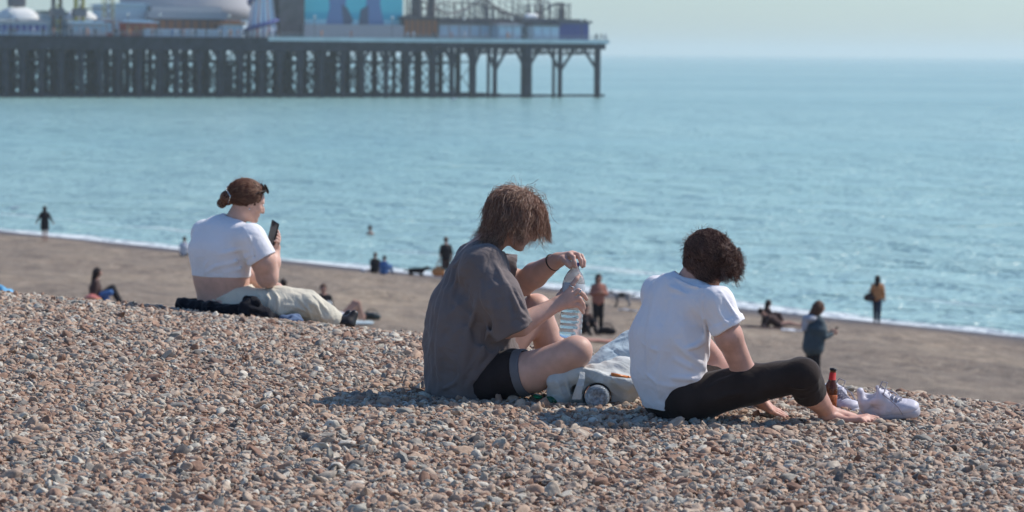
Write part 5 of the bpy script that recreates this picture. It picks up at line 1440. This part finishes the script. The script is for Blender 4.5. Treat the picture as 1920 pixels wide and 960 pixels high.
# yellow ride towers
for u, lab in ((107, 'brown and yellow ride column rising between the marquees'), (149, 'yellow lattice ride column in front of the smaller marquee'), (203, 'thin pale lattice mast left of the blue hall')):
    T, o = pthing('ride_tower', lab, 'ride tower', u, 9); a = a_of(u, 9); wd = .75 if u < 200 else .9; hh = 17
    m = MB()
    for da in (-wd, wd):
        for db in (-wd, wd): m.tube([Q(a + da, 9 + db, DECK), Q(a + da, 9 + db, DECK + hh)], .22 if u < 200 else .1, 6)
    m.build('frame', yell if u != 107 else brown_, T, base=o); m = MB()
    for z in np.arange(.5, hh - 1, 1.6):
        m.tube([Q(a - wd, 9 - wd, DECK + z), Q(a + wd, 9 - wd, DECK + z + 1.6)], .12, 5); m.tube([Q(a + wd, 9 - wd, DECK + z), Q(a - wd, 9 - wd, DECK + z + 1.6)], .12, 5)
    m.build('lattice', steel if u != 107 else yell, T, base=o)
    if u < 200: m = MB(); pbox(m, a - 1.3, a + 1.3, 7.9, 10.1, DECK + 4.0, DECK + 5.6); m.build('carriage', steel, T, base=o)
T, o = pthing('ride_gantry', 'dark horizontal gantry of the yellow column ride', 'ride', 170, 9)
a0, a1, z0, z1 = onpier(150, 205, 15, 18, 9); m = MB(); pbox(m, a0, a1, 9.9, 10.3, z0, z1); m.build('beam', steel, T, base=o)
m = MB(); m.tube([Q(a0 + .5, 10.1, DECK), Q(a0 + .5, 10.1, z0)], .12, 6); m.build('post', steel, T, base=o)
T, o = pthing('water_tank', 'dark blue grey block shaped ride car above the first marquee', 'ride', 34, 14)
a0, a1, z0, z1 = onpier(20, 50, -20, 13, 14); m = MB(); pbox(m, a0, a1, 14, 17, z0, z1); m.build('car', steel, T, bevel=.4, base=o); m = MB(); m.tube([Q((a0 + a1) / 2, 15.5, DECK), Q((a0 + a1) / 2, 15.5, z0)], .5, 8); m.build('column', steel, T, base=o)
# helter skelter with its spiral slide
T, o = pthing('helter_skelter', 'white helter skelter tower with red and blue stripes and dark spiral slide', 'slide tower', 492, 5)
hs = bpy.data.materials.new('striped_paint'); hs.use_nodes = True; q = NT(hs)
tc = q.n('ShaderNodeTexCoord'); sx_ = q.n('ShaderNodeSeparateXYZ', {'Vector': tc.outputs['Object']})
an = q.n('ShaderNodeMath', {0: sx_.outputs[1], 1: sx_.outputs[0]}, operation='ARCTAN2').outputs[0]
fr = q.n('ShaderNodeMath', {0: an, 1: 9 / 6.28318}, operation='MULTIPLY').outputs[0]; fr = q.n('ShaderNodeMath', {0: fr, 1: 1.0}, operation='FRACT').outputs[0]
q.l(q.ramp(fr, [(0, (.85, .90, .92)), (.34, (.55, .10, .08)), (.5, (.85, .90, .92)), (.84, (.10, .15, .38))], 'CONSTANT'), q.b.inputs['Base Color'])
a = a_of(493, 9); ctr = Q(a, 9, DECK); m = MB(); m.lathe([(3.9, 0), (3.3, 2.5), (2.7, 5.5), (2.2, 9), (1.9, 14), (1.8, 16)], Vector((0, 0, 0)), (0, 0, 1), 40)
ob = m.build('tower', hs, T, True); ob.location = ctr - o
m = MB(); pts = []
for t in np.linspace(0, 1, 60):
    z = 9.5 - 8.6 * t; rr = np.interp(z, [0, 2.5, 5.5, 9, 14], [3.9, 3.3, 2.7, 2.2, 1.9]) + .5; an_ = -1.1 - t * 8.5; pts.append(ctr + Vector((math.cos(an_) * rr, math.sin(an_) * rr, z)))
m.tube(pts, .42, 8); m.build('slide', darkb, T, True, base=o)
# turquoise hoarding with abstract shapes
T, o = pthing('hoarding', 'huge turquoise hoarding with vague grey violet shapes', 'hoarding', 662, 8)
a0, a1, z0, z1 = onpier(571, 755, -40, 47, 8)
tq = bpy.data.materials.new('turquoise_print'); tq.use_nodes = True; q = NT(tq); tc = q.n('ShaderNodeTexCoord')
sx_ = q.n('ShaderNodeSeparateXYZ', {'Vector': tc.outputs['Generated']})
q.l(q.ramp(sx_.outputs[2], [(0, (.36, .64, .74)), (.10, (.42, .72, .80)), (.13, (.05, .42, .56)), (.24, (.06, .48, .62)), (.3, (.12, .62, .70)), (1, (.16, .68, .74))]), q.b.inputs['Base Color'])
m = MB(); pbox(m, a0, a1, 8, 8.5, z0, z1); m.build('panel', tq, T, base=o)
m = MB(); 
for t in (.05, .35, .65, .95): m.tube([Q(a0 + (a1 - a0) * t, 8.8, DECK), Q(a0 + (a1 - a0) * t, 8.8, z1 - 1)], .25, 6)
m.build('frame', steel, T, base=o)
vio = mat('grey_violet_print', (0.20, 0.28, 0.48), 0.6); vio2 = mat('dull_violet_print', (0.14, 0.16, 0.22), 0.6)
def shape(pts, mt, nm, off):
    n = len(pts); w = []
    for (u, v) in pts:
        a = a_of(u, 8); Y = Q(a, 8, 0).y; w.append((a, at(u, v, Y).z - SEA))
    V = [Q(a, 7.98 - off, z) for a, z in w] + [Q(a, 7.94 - off, z) for a, z in w]
    m = MB(); m.add(V, [tuple(range(n)), tuple(range(n, 2 * n))[::-1]] + [(i, (i + 1) % n, n + (i + 1) % n, n + i) for i in range(n)]); m.build(nm, mt, T, base=o)
shape([(612, -38), (640, -38), (648, 2), (646, 46), (611, 46), (618, 12)], vio, 'printed_shape', 0)
shape([(690, -38), (714, -38), (712, 8), (720, 46), (678, 46), (686, 10)], vio, 'printed_shape', 0)
shape([(640, 8), (650, 14), (662, 38), (658, 46), (644, 46)], vio2, 'printed_shape', .06)
shape([(690, 10), (676, 18), (672, 46), (690, 46)], vio2, 'printed_shape', .06)
# low front of the hoarding
kiosk('queue_barrier', 'pale grey barrier wall below the turquoise hoarding', 'barrier', 571, 757, 46, 5, 1.2, greyr, greyr, 0, roofh=.2, eave=.05)
# roller coaster: track on trestle
T, o = pthing('roller_coaster', 'tangle of roller coaster track on brown and grey trestles', 'roller coaster', 880, 16)
m = MB(); m2 = MB(); m3 = MB(); m4 = MB(); rr0 = np.random.RandomState(12)
def track(pts, mm, r_=.14, n=40):
    P_ = [Vector(p_) for p_ in pts]; out = []
    for i in range(len(P_) - 1):
        p0, p1, p2, p3 = P_[max(i - 1, 0)], P_[i], P_[i + 1], P_[min(i + 2, len(P_) - 1)]
        for t in np.linspace(0, 1, 9)[:-1]:
            out.append(.5 * ((2 * p1) + (-p0 + p2) * t + (2 * p0 - 5 * p1 + 4 * p2 - p3) * t * t + (-p0 + 3 * p1 - 3 * p2 + p3) * t ** 3))
    out.append(P_[-1])
    mm.tube([p_ + E2 * .5 for p_ in out], r_, 5); mm.tube([p_ - E2 * .5 for p_ in out], r_, 5)
    for p_ in out[::2]: mm.tube([p_ + E2 * .6, p_ - E2 * .6], .1, 4)
    return out
def pp(u, v, b): a = a_of(u, b); return Q(a, b, at(u, v, Q(a, b, 0).y).z - SEA)
t1 = track([pp(765, -10, 14), pp(800, 6, 16), pp(840, 26, 18), pp(880, 12, 20), pp(915, -12, 20)], m)
t2 = track([pp(760, 30, 22), pp(820, 8, 24), pp(880, 4, 26), pp(940, 20, 24), pp(990, 30, 20), pp(1040, 8, 18), pp(1055, 6, 16)], m)
t3 = track([pp(905, -5, 12), pp(930, 14, 12), pp(955, 30, 12), pp(985, 34, 13)], m)
t4 = track([pp(985, 10, 22), pp(1010, 8, 22), pp(1050, 9, 22), pp(1068, 8, 20)], m2, .14)
t5 = track([pp(960, 0, 26), pp(1000, -2, 26), pp(1030, 4, 26)], m2, .14)
for q_ in range(26):
    u = 762 + q_ * 11.5 + rr0.uniform(-3, 3); b_ = rr0.uniform(12, 26); hi = rr0.uniform(-30, 22) if u < 960 else rr0.uniform(4, 24)
    m3.tube([pp(u, 60, b_), pp(u, hi, b_)], .13, 4); u2 = u + rr0.uniform(6, 16)
    for v_ in np.arange(max(hi, -12), 34, 11): m3.tube([pp(u, v_, b_), pp(u2, v_ + 10, b_)], .08, 4); m3.tube([pp(u, v_ + 6, b_), pp(u2, v_ + 6, b_)], .08, 4)
m.build('track', steel, T, True, base=o); m2.build('upper_track', mat('grey_blue_track', (0.25, 0.27, 0.30), .6), T, True, base=o)
for tr, st_ in ((t1, 2), (t2, 2), (t3, 3), (t4, 3), (t5, 3)):
    for k, p_ in enumerate(tr[::st_]):
        mm = m3
        if k % 3 == 0:
            m4 = MB(); m4.tube([p_, Vector((p_.x, p_.y, SEA + DECK))], .16, 5); m4.build('trestle_post', brown_, T, base=o)
        else: mm.tube([p_, Vector((p_.x, p_.y, SEA + DECK))], .16, 5)
        if k and k % 2: mm.tube([tr[(k - 1) * st_], Vector((p_.x, p_.y, SEA + DECK + 1))], .09, 4)
tr_ = m3.build('trestle', mat('grey_trestle', (0.22, 0.21, 0.21), .7), T, base=o); tr_['kind'] = 'stuff'
m = MB(); rr_ = np.random.RandomState(5)
for u in (775, 783, 806, 812): m = MB(); m.tube([pp(u, -20, 10), pp(u, 62, 10)], .5, 6); m.build('column', brown_, T, base=o)
# ride pole with white gondola
T, o = pthing('gondola_ride', 'bright white gondola on a slim brown mast', 'ride', 1008, 12)
m = MB(); m.tube([pp(1010, 60, 12), pp(1011, -25, 12)], .28, 8); m.build('mast', brown_, T, base=o)
B_ = Blob(.2); c0 = pp(988, 31, 11); c1 = pp(1003, 31, 11); B_.limb(c0, c1, .62, .62, .1); B_.build('gondola', mat('glossy_white', (0.95, 0.94, 0.90), .2, spec=.6), T, o)
# lamp posts on the deck
lp0 = None
for i, (u, lab) in enumerate(((20, 'under the large white marquee'), (240, 'before the pale blue hall'), (300, 'at the landward end of the brown arcade'), (430, 'between the arcade and the striped slide'),
                              (590, 'below the landward half of the turquoise hoarding'), (735, 'below the seaward edge of the turquoise hoarding'), (870, 'before the coaster station'), (960, 'by the pale blue kiosk'), (1090, 'by the navy booth'))):
    lab = 'slim lamp post on the pier deck ' + lab
    if lp0 is None:
        lp0, o = pthing('lamp_post', lab, 'lamp post', u, 1, 'lamp posts along the pier')
        m = MB(); m.tube([o, o + Vector((0, 0, 4.2))], .07, 6); m.build('post', steel, lp0, base=o); m = MB(); m.lathe([(.05, 0), (.25, .15), (.25, .4), (.05, .6)], o + Vector((0, 0, 4.2)), (0, 0, 1), 10); m.build('lamp', white_, lp0, base=o)
    else:
        c = lp0.copy(); link(c); c.location = Q(a_of(u, 1), 1, DECK); c['label'] = lab
        for ch in list(lp0.children):
            d = ch.copy(); link(d); d.parent = c
# people along the railing
rp = np.random.RandomState(77); protos = []
pc_ = [blk, drk, blu, wht, rst, nav, gry, org]
def tiny(k):
    B = Blob(.05); B.limb((0, 0, .9), (0, 0, 1.38), .14, .17, .05, (1, 0, 0), 1.3); B.ell((0, 0, 1.62), (.1, .1, .13), None, .03)
    for sg in (-1, 1): B.chain([(.09 * sg, 0, .88), (.1 * sg, .05 * (k % 2), .45), (.1 * sg, 0, .04)], [.1, .07, .05], .03); B.chain([(.2 * sg, 0, 1.38), (.27 * sg, 0, 1.1), (.2 * sg, -.12, .9)], [.06, .05, .04], .03)
    return B.mesh(1)
tm = [tiny(0), tiny(1)]
marks = [(0, 75, 'before the large white marquee'), (78, 128, 'before the grey green pavilion'), (132, 205, 'before the smaller white marquee'), (207, 290, 'before the red stalls'),
         (292, 350, 'before the landward half of the brown arcade'), (352, 418, 'before the seaward half of the brown arcade'), (422, 455, 'before the small orange roofed stall'),
         (460, 525, 'at the foot of the striped slide tower'), (575, 750, 'below the turquoise hoarding'), (760, 818, 'before the rusty brown ride station'), (825, 930, 'before the coaster station'), (936, 1045, 'before the pale kiosks')]
names = ['black', 'brown', 'blue', 'white', 'rust', 'navy', 'grey', 'orange']
spots = []
for k, (u0, u1, lab) in enumerate(marks):
    n_ = 5 if k < 8 else 3
    for q_, ci in enumerate(rp.permutation(8)[:n_]): spots.append((rp.uniform(u0, u1), rp.uniform(-.6, 2.0), ci, 'visitor in %s clothes standing at the railing %s' % (names[ci], lab)))
spots += [(1118, -.8, 5, 'visitor in navy leaning at the seaward end of the pier'), (1130, -.9, 6, 'visitor in grey at the very corner of the pier end'), (1127, .4, 0, 'visitor in black just behind the corner of the pier end')]
for i, (u, b, ci, lab) in enumerate(spots):
    o = Q(a_of(u, b), b, DECK) if u < 1124 else Q(-.8 + (0.5 if u == 1127 else .2), b, DECK)
    if ci not in [x[0] for x in protos]: me = mesh_obj('person', *tm[ci % 2], pc_[ci], None, True); protos.append((ci, me))
    else: me = dict(protos)[ci].copy(); link(me)
    me.location = o; me.rotation_euler = (0, 0, rp.rand() * 6)
    tag(me, lab, 'person', 'visitors along the pier railing')
# ------------------------------------------------------------------ things around the friends
PA = Pix(11.1)
def water_bottle(name, label, cap, bot, rad, parts=True, open_end=False, bodym=None):
    cap = Vector(cap); bot = Vector(bot); ax = (cap - bot); Lh = ax.length; ax.normalize()
    T = thing(name, label, 'bottle', bot)
    R_ = rad; prof = [(.001, .012), (R_ * .35, .004), (R_ * .7, .0), (R_ * .93, .006), (R_, .02)]
    z = .03
    while z < Lh * .42:
        prof += [(R_, z), (R_ * .965, z + .005), (R_ * .965, z + .008), (R_, z + .013)]; z += .021
    prof += [(R_ * .93, Lh * .46), (R_ * .93, Lh * .50), (R_, Lh * .54), (R_, Lh * .72), (R_ * .9, Lh * .79), (R_ * .66, Lh * .86), (R_ * .42, Lh * .905), (.015, Lh * .93), (.0145, Lh * .955)]
    m = MB(); m.lathe(prof, bot, ax, 44); m.build('shell', bodym or M['pet'], T, True, base=bot)
    m = MB(); zl = Lh * .545; m.lathe([(R_ + .0006, zl), (R_ + .0012, zl + .001), (R_ + .0012, zl + Lh * .17), (R_ + .0006, zl + Lh * .172)], bot, ax, 44)
    if parts: m.build('label', M['pet_label'], T, True, base=bot)
    m = MB(); m.lathe([(.0155, Lh * .95), (.0172, Lh * .952), (.0172, Lh * .992), (.0155, Lh), (.001, Lh)], bot, ax, 20); m.build('cap', M['cap_blue'], T, True, base=bot)
    return T
pt = bpy.data.materials.new('clear_plastic'); pt.use_nodes = True; q = NT(pt)
q.b.inputs['Base Color'].default_value = (.80, .90, .97, 1); q.b.inputs['Transmission Weight'].default_value = .78; q.b.inputs['Roughness'].default_value = .04; q.b.inputs['IOR'].default_value = 1.25
tc = q.n('ShaderNodeTexCoord'); nz = q.n('ShaderNodeTexNoise', {'Vector': tc.outputs['Object'], 'Scale': 45.0, 'Detail': 3.0}); bp = q.n('ShaderNodeBump', {'Height': nz.outputs[0], 'Strength': .6, 'Distance': .006}); q.l(bp.outputs[0], q.b.inputs['Normal'])
M['pet'] = pt
M['pet_label'] = mat('pale_bottle_label', (.62, .68, .72), .4, noise=.1, nscale=40); M['pet_label'].node_tree.nodes['Principled BSDF'].inputs['Alpha'].default_value = .75
M['cap_blue'] = mat('blue_violet_cap', (.10, .13, .32), .35, spec=.5)
water_bottle('water_bottle', 'large clear water bottle with blue cap held over the knee', PA(1079, 492, -.062), PA(1069, 634, -.085), .044)
# tote bag of cream canvas
def tote():
    P = PA; base = Vector(P(1105, 760, 0)); T = thing('tote_bag', 'cream canvas tote bag slumped open on the pebbles between the two friends', 'bag', base)
    S = Blob(.0045, P); R = P.r
    S.limb(P(1052, 735, -0.225), P(1165, 722, -0.175), R(27), R(38), .05)
    S.limb(P(1070, 715, -0.205), P(1175, 700, -0.145), R(24), R(32), .05)
    S.limb(P(1042, 714, -0.265), P(1085, 700, -0.265), R(13), R(14), .03); S.limb(P(1085, 700, -0.265), P(1180, 718, -0.245), R(13), R(16), .03)
    S.limb(P(1050, 745, -0.245), P(1038, 716, -0.265), R(12), R(12), .03)
    S.hollow(P(1118, 747, -0.425), P(1122, 742, -0.065), R(28), R(24)); S.hollow(P(1075, 738, -0.445), P(1085, 730, -0.165), R(15), R(10))
    for pts, a, w in (([(1030, 708), (1060, 694), (1090, 690), (1130, 702), (1175, 714)], .012, .007), ([(1045, 712), (1052, 735), (1062, 755)], .008, .006), ([(1060, 705), (1066, 728), (1072, 745)], .007, .006),
                      ([(1100, 705), (1135, 722), (1160, 745)], .009, .008), ([(1120, 700), (1150, 712), (1178, 735)], .009, .008), ([(1140, 750), (1160, 755), (1180, 752)], .008, .01),
                      ([(1080, 712), (1078, 730), (1074, 750)], -.007, .006)): S.crease(pts, a * 1.5, w * .8)
    S.noise = [(51, 34, .0045, None, 0)]
    S.build('body', M['canvas'], T, base)
    S = Blob(.0045, P)
    S.limb(P(1112, 686, -0.085), P(1175, 672, -0.025), R(15), R(34), .03); S.limb(P(1134, 660, -0.045), P(1182, 640, 0.015), R(13), R(22), .03); S.limb(P(1085, 697, -0.125), P(1130, 678, -0.085), R(7), R(14), .04)
    for pts, a, w in (([(1090, 692), (1125, 668), (1165, 650)], .009, .006), ([(1130, 655), (1150, 640), (1178, 630)], .009, .007), ([(1120, 690), (1145, 676), (1175, 668)], .006, .008), ([(1140, 652), (1160, 664), (1178, 672)], -.006, .008)): S.crease(pts, a * 1.6, w * .7)
    S.noise = [(52, 26, .0035, None, 0)]
    S.build('flap', M['pale_blue'], T, base)
    m = MB(); pts = [P(1092, 698, -0.305), P(1091, 710, -0.320), P(1087, 724, -0.330), P(1083, 738, -0.330), P(1081, 749, -0.325)]
    V = []
    for i, p_ in enumerate(pts):
        w_ = .010 + .002 * i
        V += [p_ + A3((-w_, 0, 0)), p_ + A3((w_, .003, 0)), p_ + A3((w_, .009, 0)), p_ + A3((-w_, .006, 0))]
    Fq = []
    for i in range(4):
        for k in range(4): Fq.append((i * 4 + k, i * 4 + (k + 1) % 4, i * 4 + 4 + (k + 1) % 4, i * 4 + 4 + k))
    Fq += [(0, 1, 2, 3), (19, 18, 17, 16)]
    m.add(V, Fq); m.build('strap', M['canvas'], T, False, base=base)
tote()
pb_ = mat('clear_plastic_painted_highlights', (.50, .57, .63), .12, trans=.55, ior=1.3, spec=.6, noise=.35, nscale=90, bump=.8, bscale=70, bdist=.006)  # pale mottled colour paints in the bottle's highlights inside the dark bag
water_bottle('water_bottle', 'clear bottle lying inside the tote bag with its round base showing', PA(1126, 733, -.05), PA(1119, 746, -.335), .047, parts=False, bodym=pb_)
m = MB(); a_, b_ = Vector(PA(1146, 702, -.275)), Vector(PA(1176, 708, -.26)); m.tube([a_, b_], .0075, 10); m.tube([b_, b_ + (b_ - a_) * .18], .0078, 10)
tag(m.build('lighter', mat('orange_plastic', (.62, .20, .05), .35, spec=.5), None, True), 'orange plastic lighter lying on the tote bag', 'lighter')
grn = mat('green_glass', (.02, .22, .12), .1, spec=.6, trans=.5)
m = MB(); c_ = Vector(PA(1022, 754, -.27)); m.lathe([(.001, 0), (.017, 0), (.021, .01), (.021, .05), (.012, .075), (.010, .10), (.001, .10)], c_, (.85, .45, .05), 24)
tag(m.build('green_bottle', grn, None, True), 'small green bottle lying by the corner of the tote bag', 'bottle')
m = MB(); c_ = Vector(PA(1008, 757, -.17)); c_.z = float(height(c_.x, c_.y)) + .022; m.lathe([(.001, 0), (.018, 0), (.019, .004), (.018, .009), (.001, .010)], c_, (.1, -.2, 1), 20)
tag(m.build('bottle_cap', mat('bright_green_plastic', (.02, .35, .16), .35, spec=.5), None, True), 'bright green screw cap lying on the pebbles', 'cap')
# beer bottle
PB = Pix(11.0); bb_ = Vector(PB(1553, 778)); tp = Vector(PB(1562.5, 690)); ax = (tp - bb_); Lh = ax.length; ax.normalize()
T = thing('beer_bottle', 'brown glass beer bottle with red neck label beside bare foot', 'bottle', bb_)
amber = mat('amber_glass', (.17, .045, .015), .08, spec=.6, trans=.55, ior=1.4)
k_ = Lh / .21; R0 = .030 * k_
m = MB(); m.lathe([(.001, .004), (R0 * .8, 0), (R0, .008), (R0, .115 * k_), (R0 * .93, .13 * k_), (R0 * .6, .15 * k_), (.0155 * k_, .165 * k_), (.0135 * k_, .185 * k_), (.0125 * k_, .198 * k_), (.014 * k_, .199 * k_), (.014 * k_, .203 * k_)], bb_, ax, 36); m.build('glass', amber, T, True, base=bb_)
redl = mat('red_paper_label', (.55, .035, .03), .5)
m = MB(); m.lathe([(.0175 * k_, .158 * k_), (.0168 * k_, .1585 * k_), (.0140 * k_, .190 * k_), (.0130 * k_, .191 * k_)], bb_, ax, 30); m.build('neck_label', redl, T, True, base=bb_)
m = MB(); m.lathe([(R0 + .0004, .028 * k_), (R0 + .0014, .029 * k_), (R0 + .0014, .092 * k_), (R0 + .0004, .093 * k_)], bb_, ax, 36); m.build('body_label', mat('orange_red_label', (.38, .10, .03), .5, noise=.5, nscale=60), T, True, base=bb_)
m = MB(); m.lathe([(.0152 * k_, .199 * k_), (.0158 * k_, .2005 * k_), (.0150 * k_, .2085 * k_), (.001, .2105 * k_)], bb_, ax, 22); m.build('crown_cap', mat('dark_metal_cap', (.03, .03, .03), .4, metal=.6), T, True, base=bb_)

# white trainers
shoe_m = mat('white_leather', (.62, .60, .66), .5, noise=.05, nscale=30, bump=.35, bscale=30, spec=.35, bdist=.004)
sole_m = mat('white_rubber_sole', (.50, .48, .52), .6, noise=.06, nscale=40); lin_m = cloth('pale_lining', (.38, .36, .41)); lace_m = cloth('grey_laces', (.30, .29, .34))
def trainer(label, heel, toe, s=1.0, roll=0.0):
    heel = A3(heel); toe = A3(toe); f = nrm(toe - heel); L_ = np.linalg.norm(toe - heel); up = nrm(A3((0, 0, 1)) - f * f[2]); l = np.cross(up, f)
    up = nrm(up * math.cos(roll) + l * math.sin(roll)); l = np.cross(up, f)
    k = L_ / .29; W = lambda a, b, c: heel + (f * a + l * b + up * c * 1.13) * k
    T = thing('trainer', label, 'shoe', Vector(heel))
    B = Blob(.0028)
    B.limb(W(.048, 0, .030), W(.13, 0, .030), .029 * k, .031 * k, .03, l, 1.15); B.limb(W(.13, 0, .028), W(.225, .006, .024), .032 * k, .028 * k, .03, l, 1.5)
    B.limb(W(.040, 0, .045), W(.024, 0, .110), .025 * k, .016 * k, .025, l, 1.5)
    for sg in (-1, 1):
        B.limb(W(.035, .026 * sg, .068), W(.10, .027 * sg, .076), .016 * k, .014 * k, .025); B.limb(W(.10, .027 * sg, .076), W(.135, .018 * sg, .094), .014 * k, .011 * k, .02)
    B.limb(W(.125, 0, .072), W(.205, .004, .042), .028 * k, .022 * k, .03, l, 1.35)
    B.limb(W(.118, 0, .092), W(.106, 0, .120), .012 * k, .010 * k, .02, l, 2.2)
    B.ell(W(.243, .006, .032), (.040 * k, .044 * k, .027 * k), (f, l, up), .02)
    B.hollow_ell(W(.074, 0, .112), (.034 * k, .027 * k, .075 * k), (f, l, up)); B.hollow(W(.06, 0, .052), W(.13, 0, .044), .020 * k, .014 * k)
    for sg in (-1, 1):
        B.crease([W(.16, .050 * sg, .030), W(.175, .042 * sg, .048), W(.20, .02 * sg, .060), W(.205, 0, .064)], .0035 * k, .004)
        B.crease([W(.02, .034 * sg, .040), W(.06, .040 * sg, .055), W(.12, .042 * sg, .050), W(.16, .048 * sg, .030)], .003 * k, .004)
        B.crease([W(.215, .035 * sg, .045), W(.235, .0, .060)], -.003 * k, .004)
    B.noise = [(71, 45, .0012, None, 0)]
    V, Fc = B.mesh(1); mesh_obj('upper', V, Fc, shoe_m, T, True, heel)
    B = Blob(.0032); fl = [(W(0, 0, .026), up)]
    B.limb(W(.040, 0, .010), W(.13, 0, .008), .036 * k, .036 * k, .01, l, 1.12, cutp=fl); B.limb(W(.13, 0, .008), W(.245, .006, .010), .036 * k, .040 * k, .02, l, 1.15, cutp=fl)
    # flatten to a slab by cutting above and below
    B.p = [q[:10] + ([(W(0, 0, .026), up), (W(0, 0, -.006), -up)],) for q in B.p]
    V, Fc = B.mesh(1); mesh_obj('sole', V, Fc, sole_m, T, True, heel)
    B = Blob(.0032); B.limb(W(.112, 0, .092), W(.104, 0, .124), .012 * k, .009 * k, .01, l, 1.9); V, Fc = B.mesh(1); mesh_obj('tongue', V, Fc, lin_m, T, True, heel)
    m = MB()
    for i in range(6):
        t = i / 5; a = .115 + .085 * t; z = .108 - .045 * t; w = .021 + .001 * i
        m.tube([Vector(W(a - .003, -w, z - .008)), Vector(W(a, -w * .4, z + .007)), Vector(W(a + .004, w * .4, z + .007)), Vector(W(a + .010, w, z - .008))], .0030 * k, 5)
        m.tube([Vector(W(a + .004, -w, z - .008)), Vector(W(a + .008, 0, z + .006)), Vector(W(a + .002, w, z - .008))], .0027 * k, 5)
    for sg in (-1, 1):
        m.tube([Vector(W(.112, 0, .118)), Vector(W(.125, .02 * sg, .140)), Vector(W(.145, .038 * sg, .128)), Vector(W(.135, .028 * sg, .105)), Vector(W(.115, .004 * sg, .114))], .0027 * k, 5)
        m.tube([Vector(W(.112, 0, .116)), Vector(W(.13, -.03 * sg, .105)), Vector(W(.17, -.048 * sg, .080)), Vector(W(.20, -.052 * sg, .050)), Vector(W(.215, -.056 * sg, .020))], .0027 * k, 5)
    m.build('laces', lace_m, T, True, base=heel)
PS = Pix(10.75)
trainer('white trainer lying side on at the end of the row, toe seaward', PS(1609, 781, -.02), PS(1728, 776, -.09), roll=-.30)
PS = Pix(11.1)
trainer('white trainer standing behind the brown beer bottle', PS(1552, 775, .14), PS(1604, 778, -.10), roll=-.1)
# phone held by the woman
PC = Pix(15.9); c0 = Vector(PC(509, 449, -.085)); c1 = Vector(PC(515, 424, -.10)); upv = (c1 - c0); ctr = (c0 + c1) / 2; upn = upv.normalized()
sd_ = Vector((.62, -.78, 0)); sd_ = (sd_ - upn * sd_.dot(upn)).normalized(); no = sd_.cross(upn)
T = thing('mobile_phone', 'black mobile phone held up by the woman in the crop top', 'phone', ctr)
m = MB(); m.box(ctr, sd_ * .034, upn * .066, no * .0045); m.build('case', mat('black_phone_case', (.012, .012, .014), .3, spec=.5), T, bevel=.003, base=ctr)
m = MB(); m.box(ctr + no * (-.0055 if no.y < 0 else -.0055), sd_ * .031, upn * .062, no * .0006); m.build('screen', mat('phone_glass', (.015, .016, .02), .08, spec=.6), T, base=ctr)
m = MB(); m.box(ctr + no * .0055 + upn * .052 + sd_ * -.018, sd_ * .012, upn * .014, no * .0012); m.build('camera_bump', M['boot'], T, base=ctr)
# dark padded coat and denim under the woman
def coat():
    P = PC; base = Vector(P(425, 596)); T = thing('coat', 'black padded coat spread on the pebbles under the woman with the phone', 'coat', base); R = P.r
    S = Blob(.006, P)
    S.limb(P(340, 570, 0.02), P(400, 582, -.12), R(13), R(18), .04); S.limb(P(400, 583, -.16), P(470, 586, -.24), R(17), R(17), .04); S.limb(P(463, 577, -.26), P(502, 590, -.24), R(17), R(14), .04)
    S.limb(P(345, 568, .12), P(420, 582, .2), R(12), R(14), .04); S.ell(P(345, 567, 0.0), (R(15), R(13), R(9)), None, .02); S.limb(P(500, 590, -.22), P(524, 597, -.2), R(10), R(6), .03)
    for pts, a, w in (([(450, 566), (470, 578), (500, 586)], .010, .010), ([(440, 580), (465, 590), (500, 596)], .008, .009), ([(370, 566), (390, 578), (430, 588)], .008, .010), ([(335, 565), (345, 572), (360, 575)], .008, .008)): S.crease(pts, a, w)
    S.noise = [(61, 30, .007, None, 0)]
    S.build('body', M['coat'], T, base)
    S = Blob(.006, P); S.limb(P(462, 562, -.23), P(482, 568, -.26), R(9), R(10), .03); S.noise = [(62, 40, .005, None, 0)]; S.build('hood', M['coat'], T, base)
coat()
S = Blob(.006, PC); R = PC.r; S.limb(PC(528, 596, -.24), PC(556, 598, -.20), R(7), R(10), .03); S.limb(PC(540, 600, -.28), PC(566, 602, -.22), R(5), R(6), .03); S.noise = [(63, 40, .004, None, 0)]
V, Fc = S.mesh(1); b0 = Vector(PC(545, 602)); o = mesh_obj('denim_jacket', V, Fc, M['navy'], None, True, b0); o.location = b0
tag(o, 'crumpled blue denim garment beside the cream trousers', 'clothes')
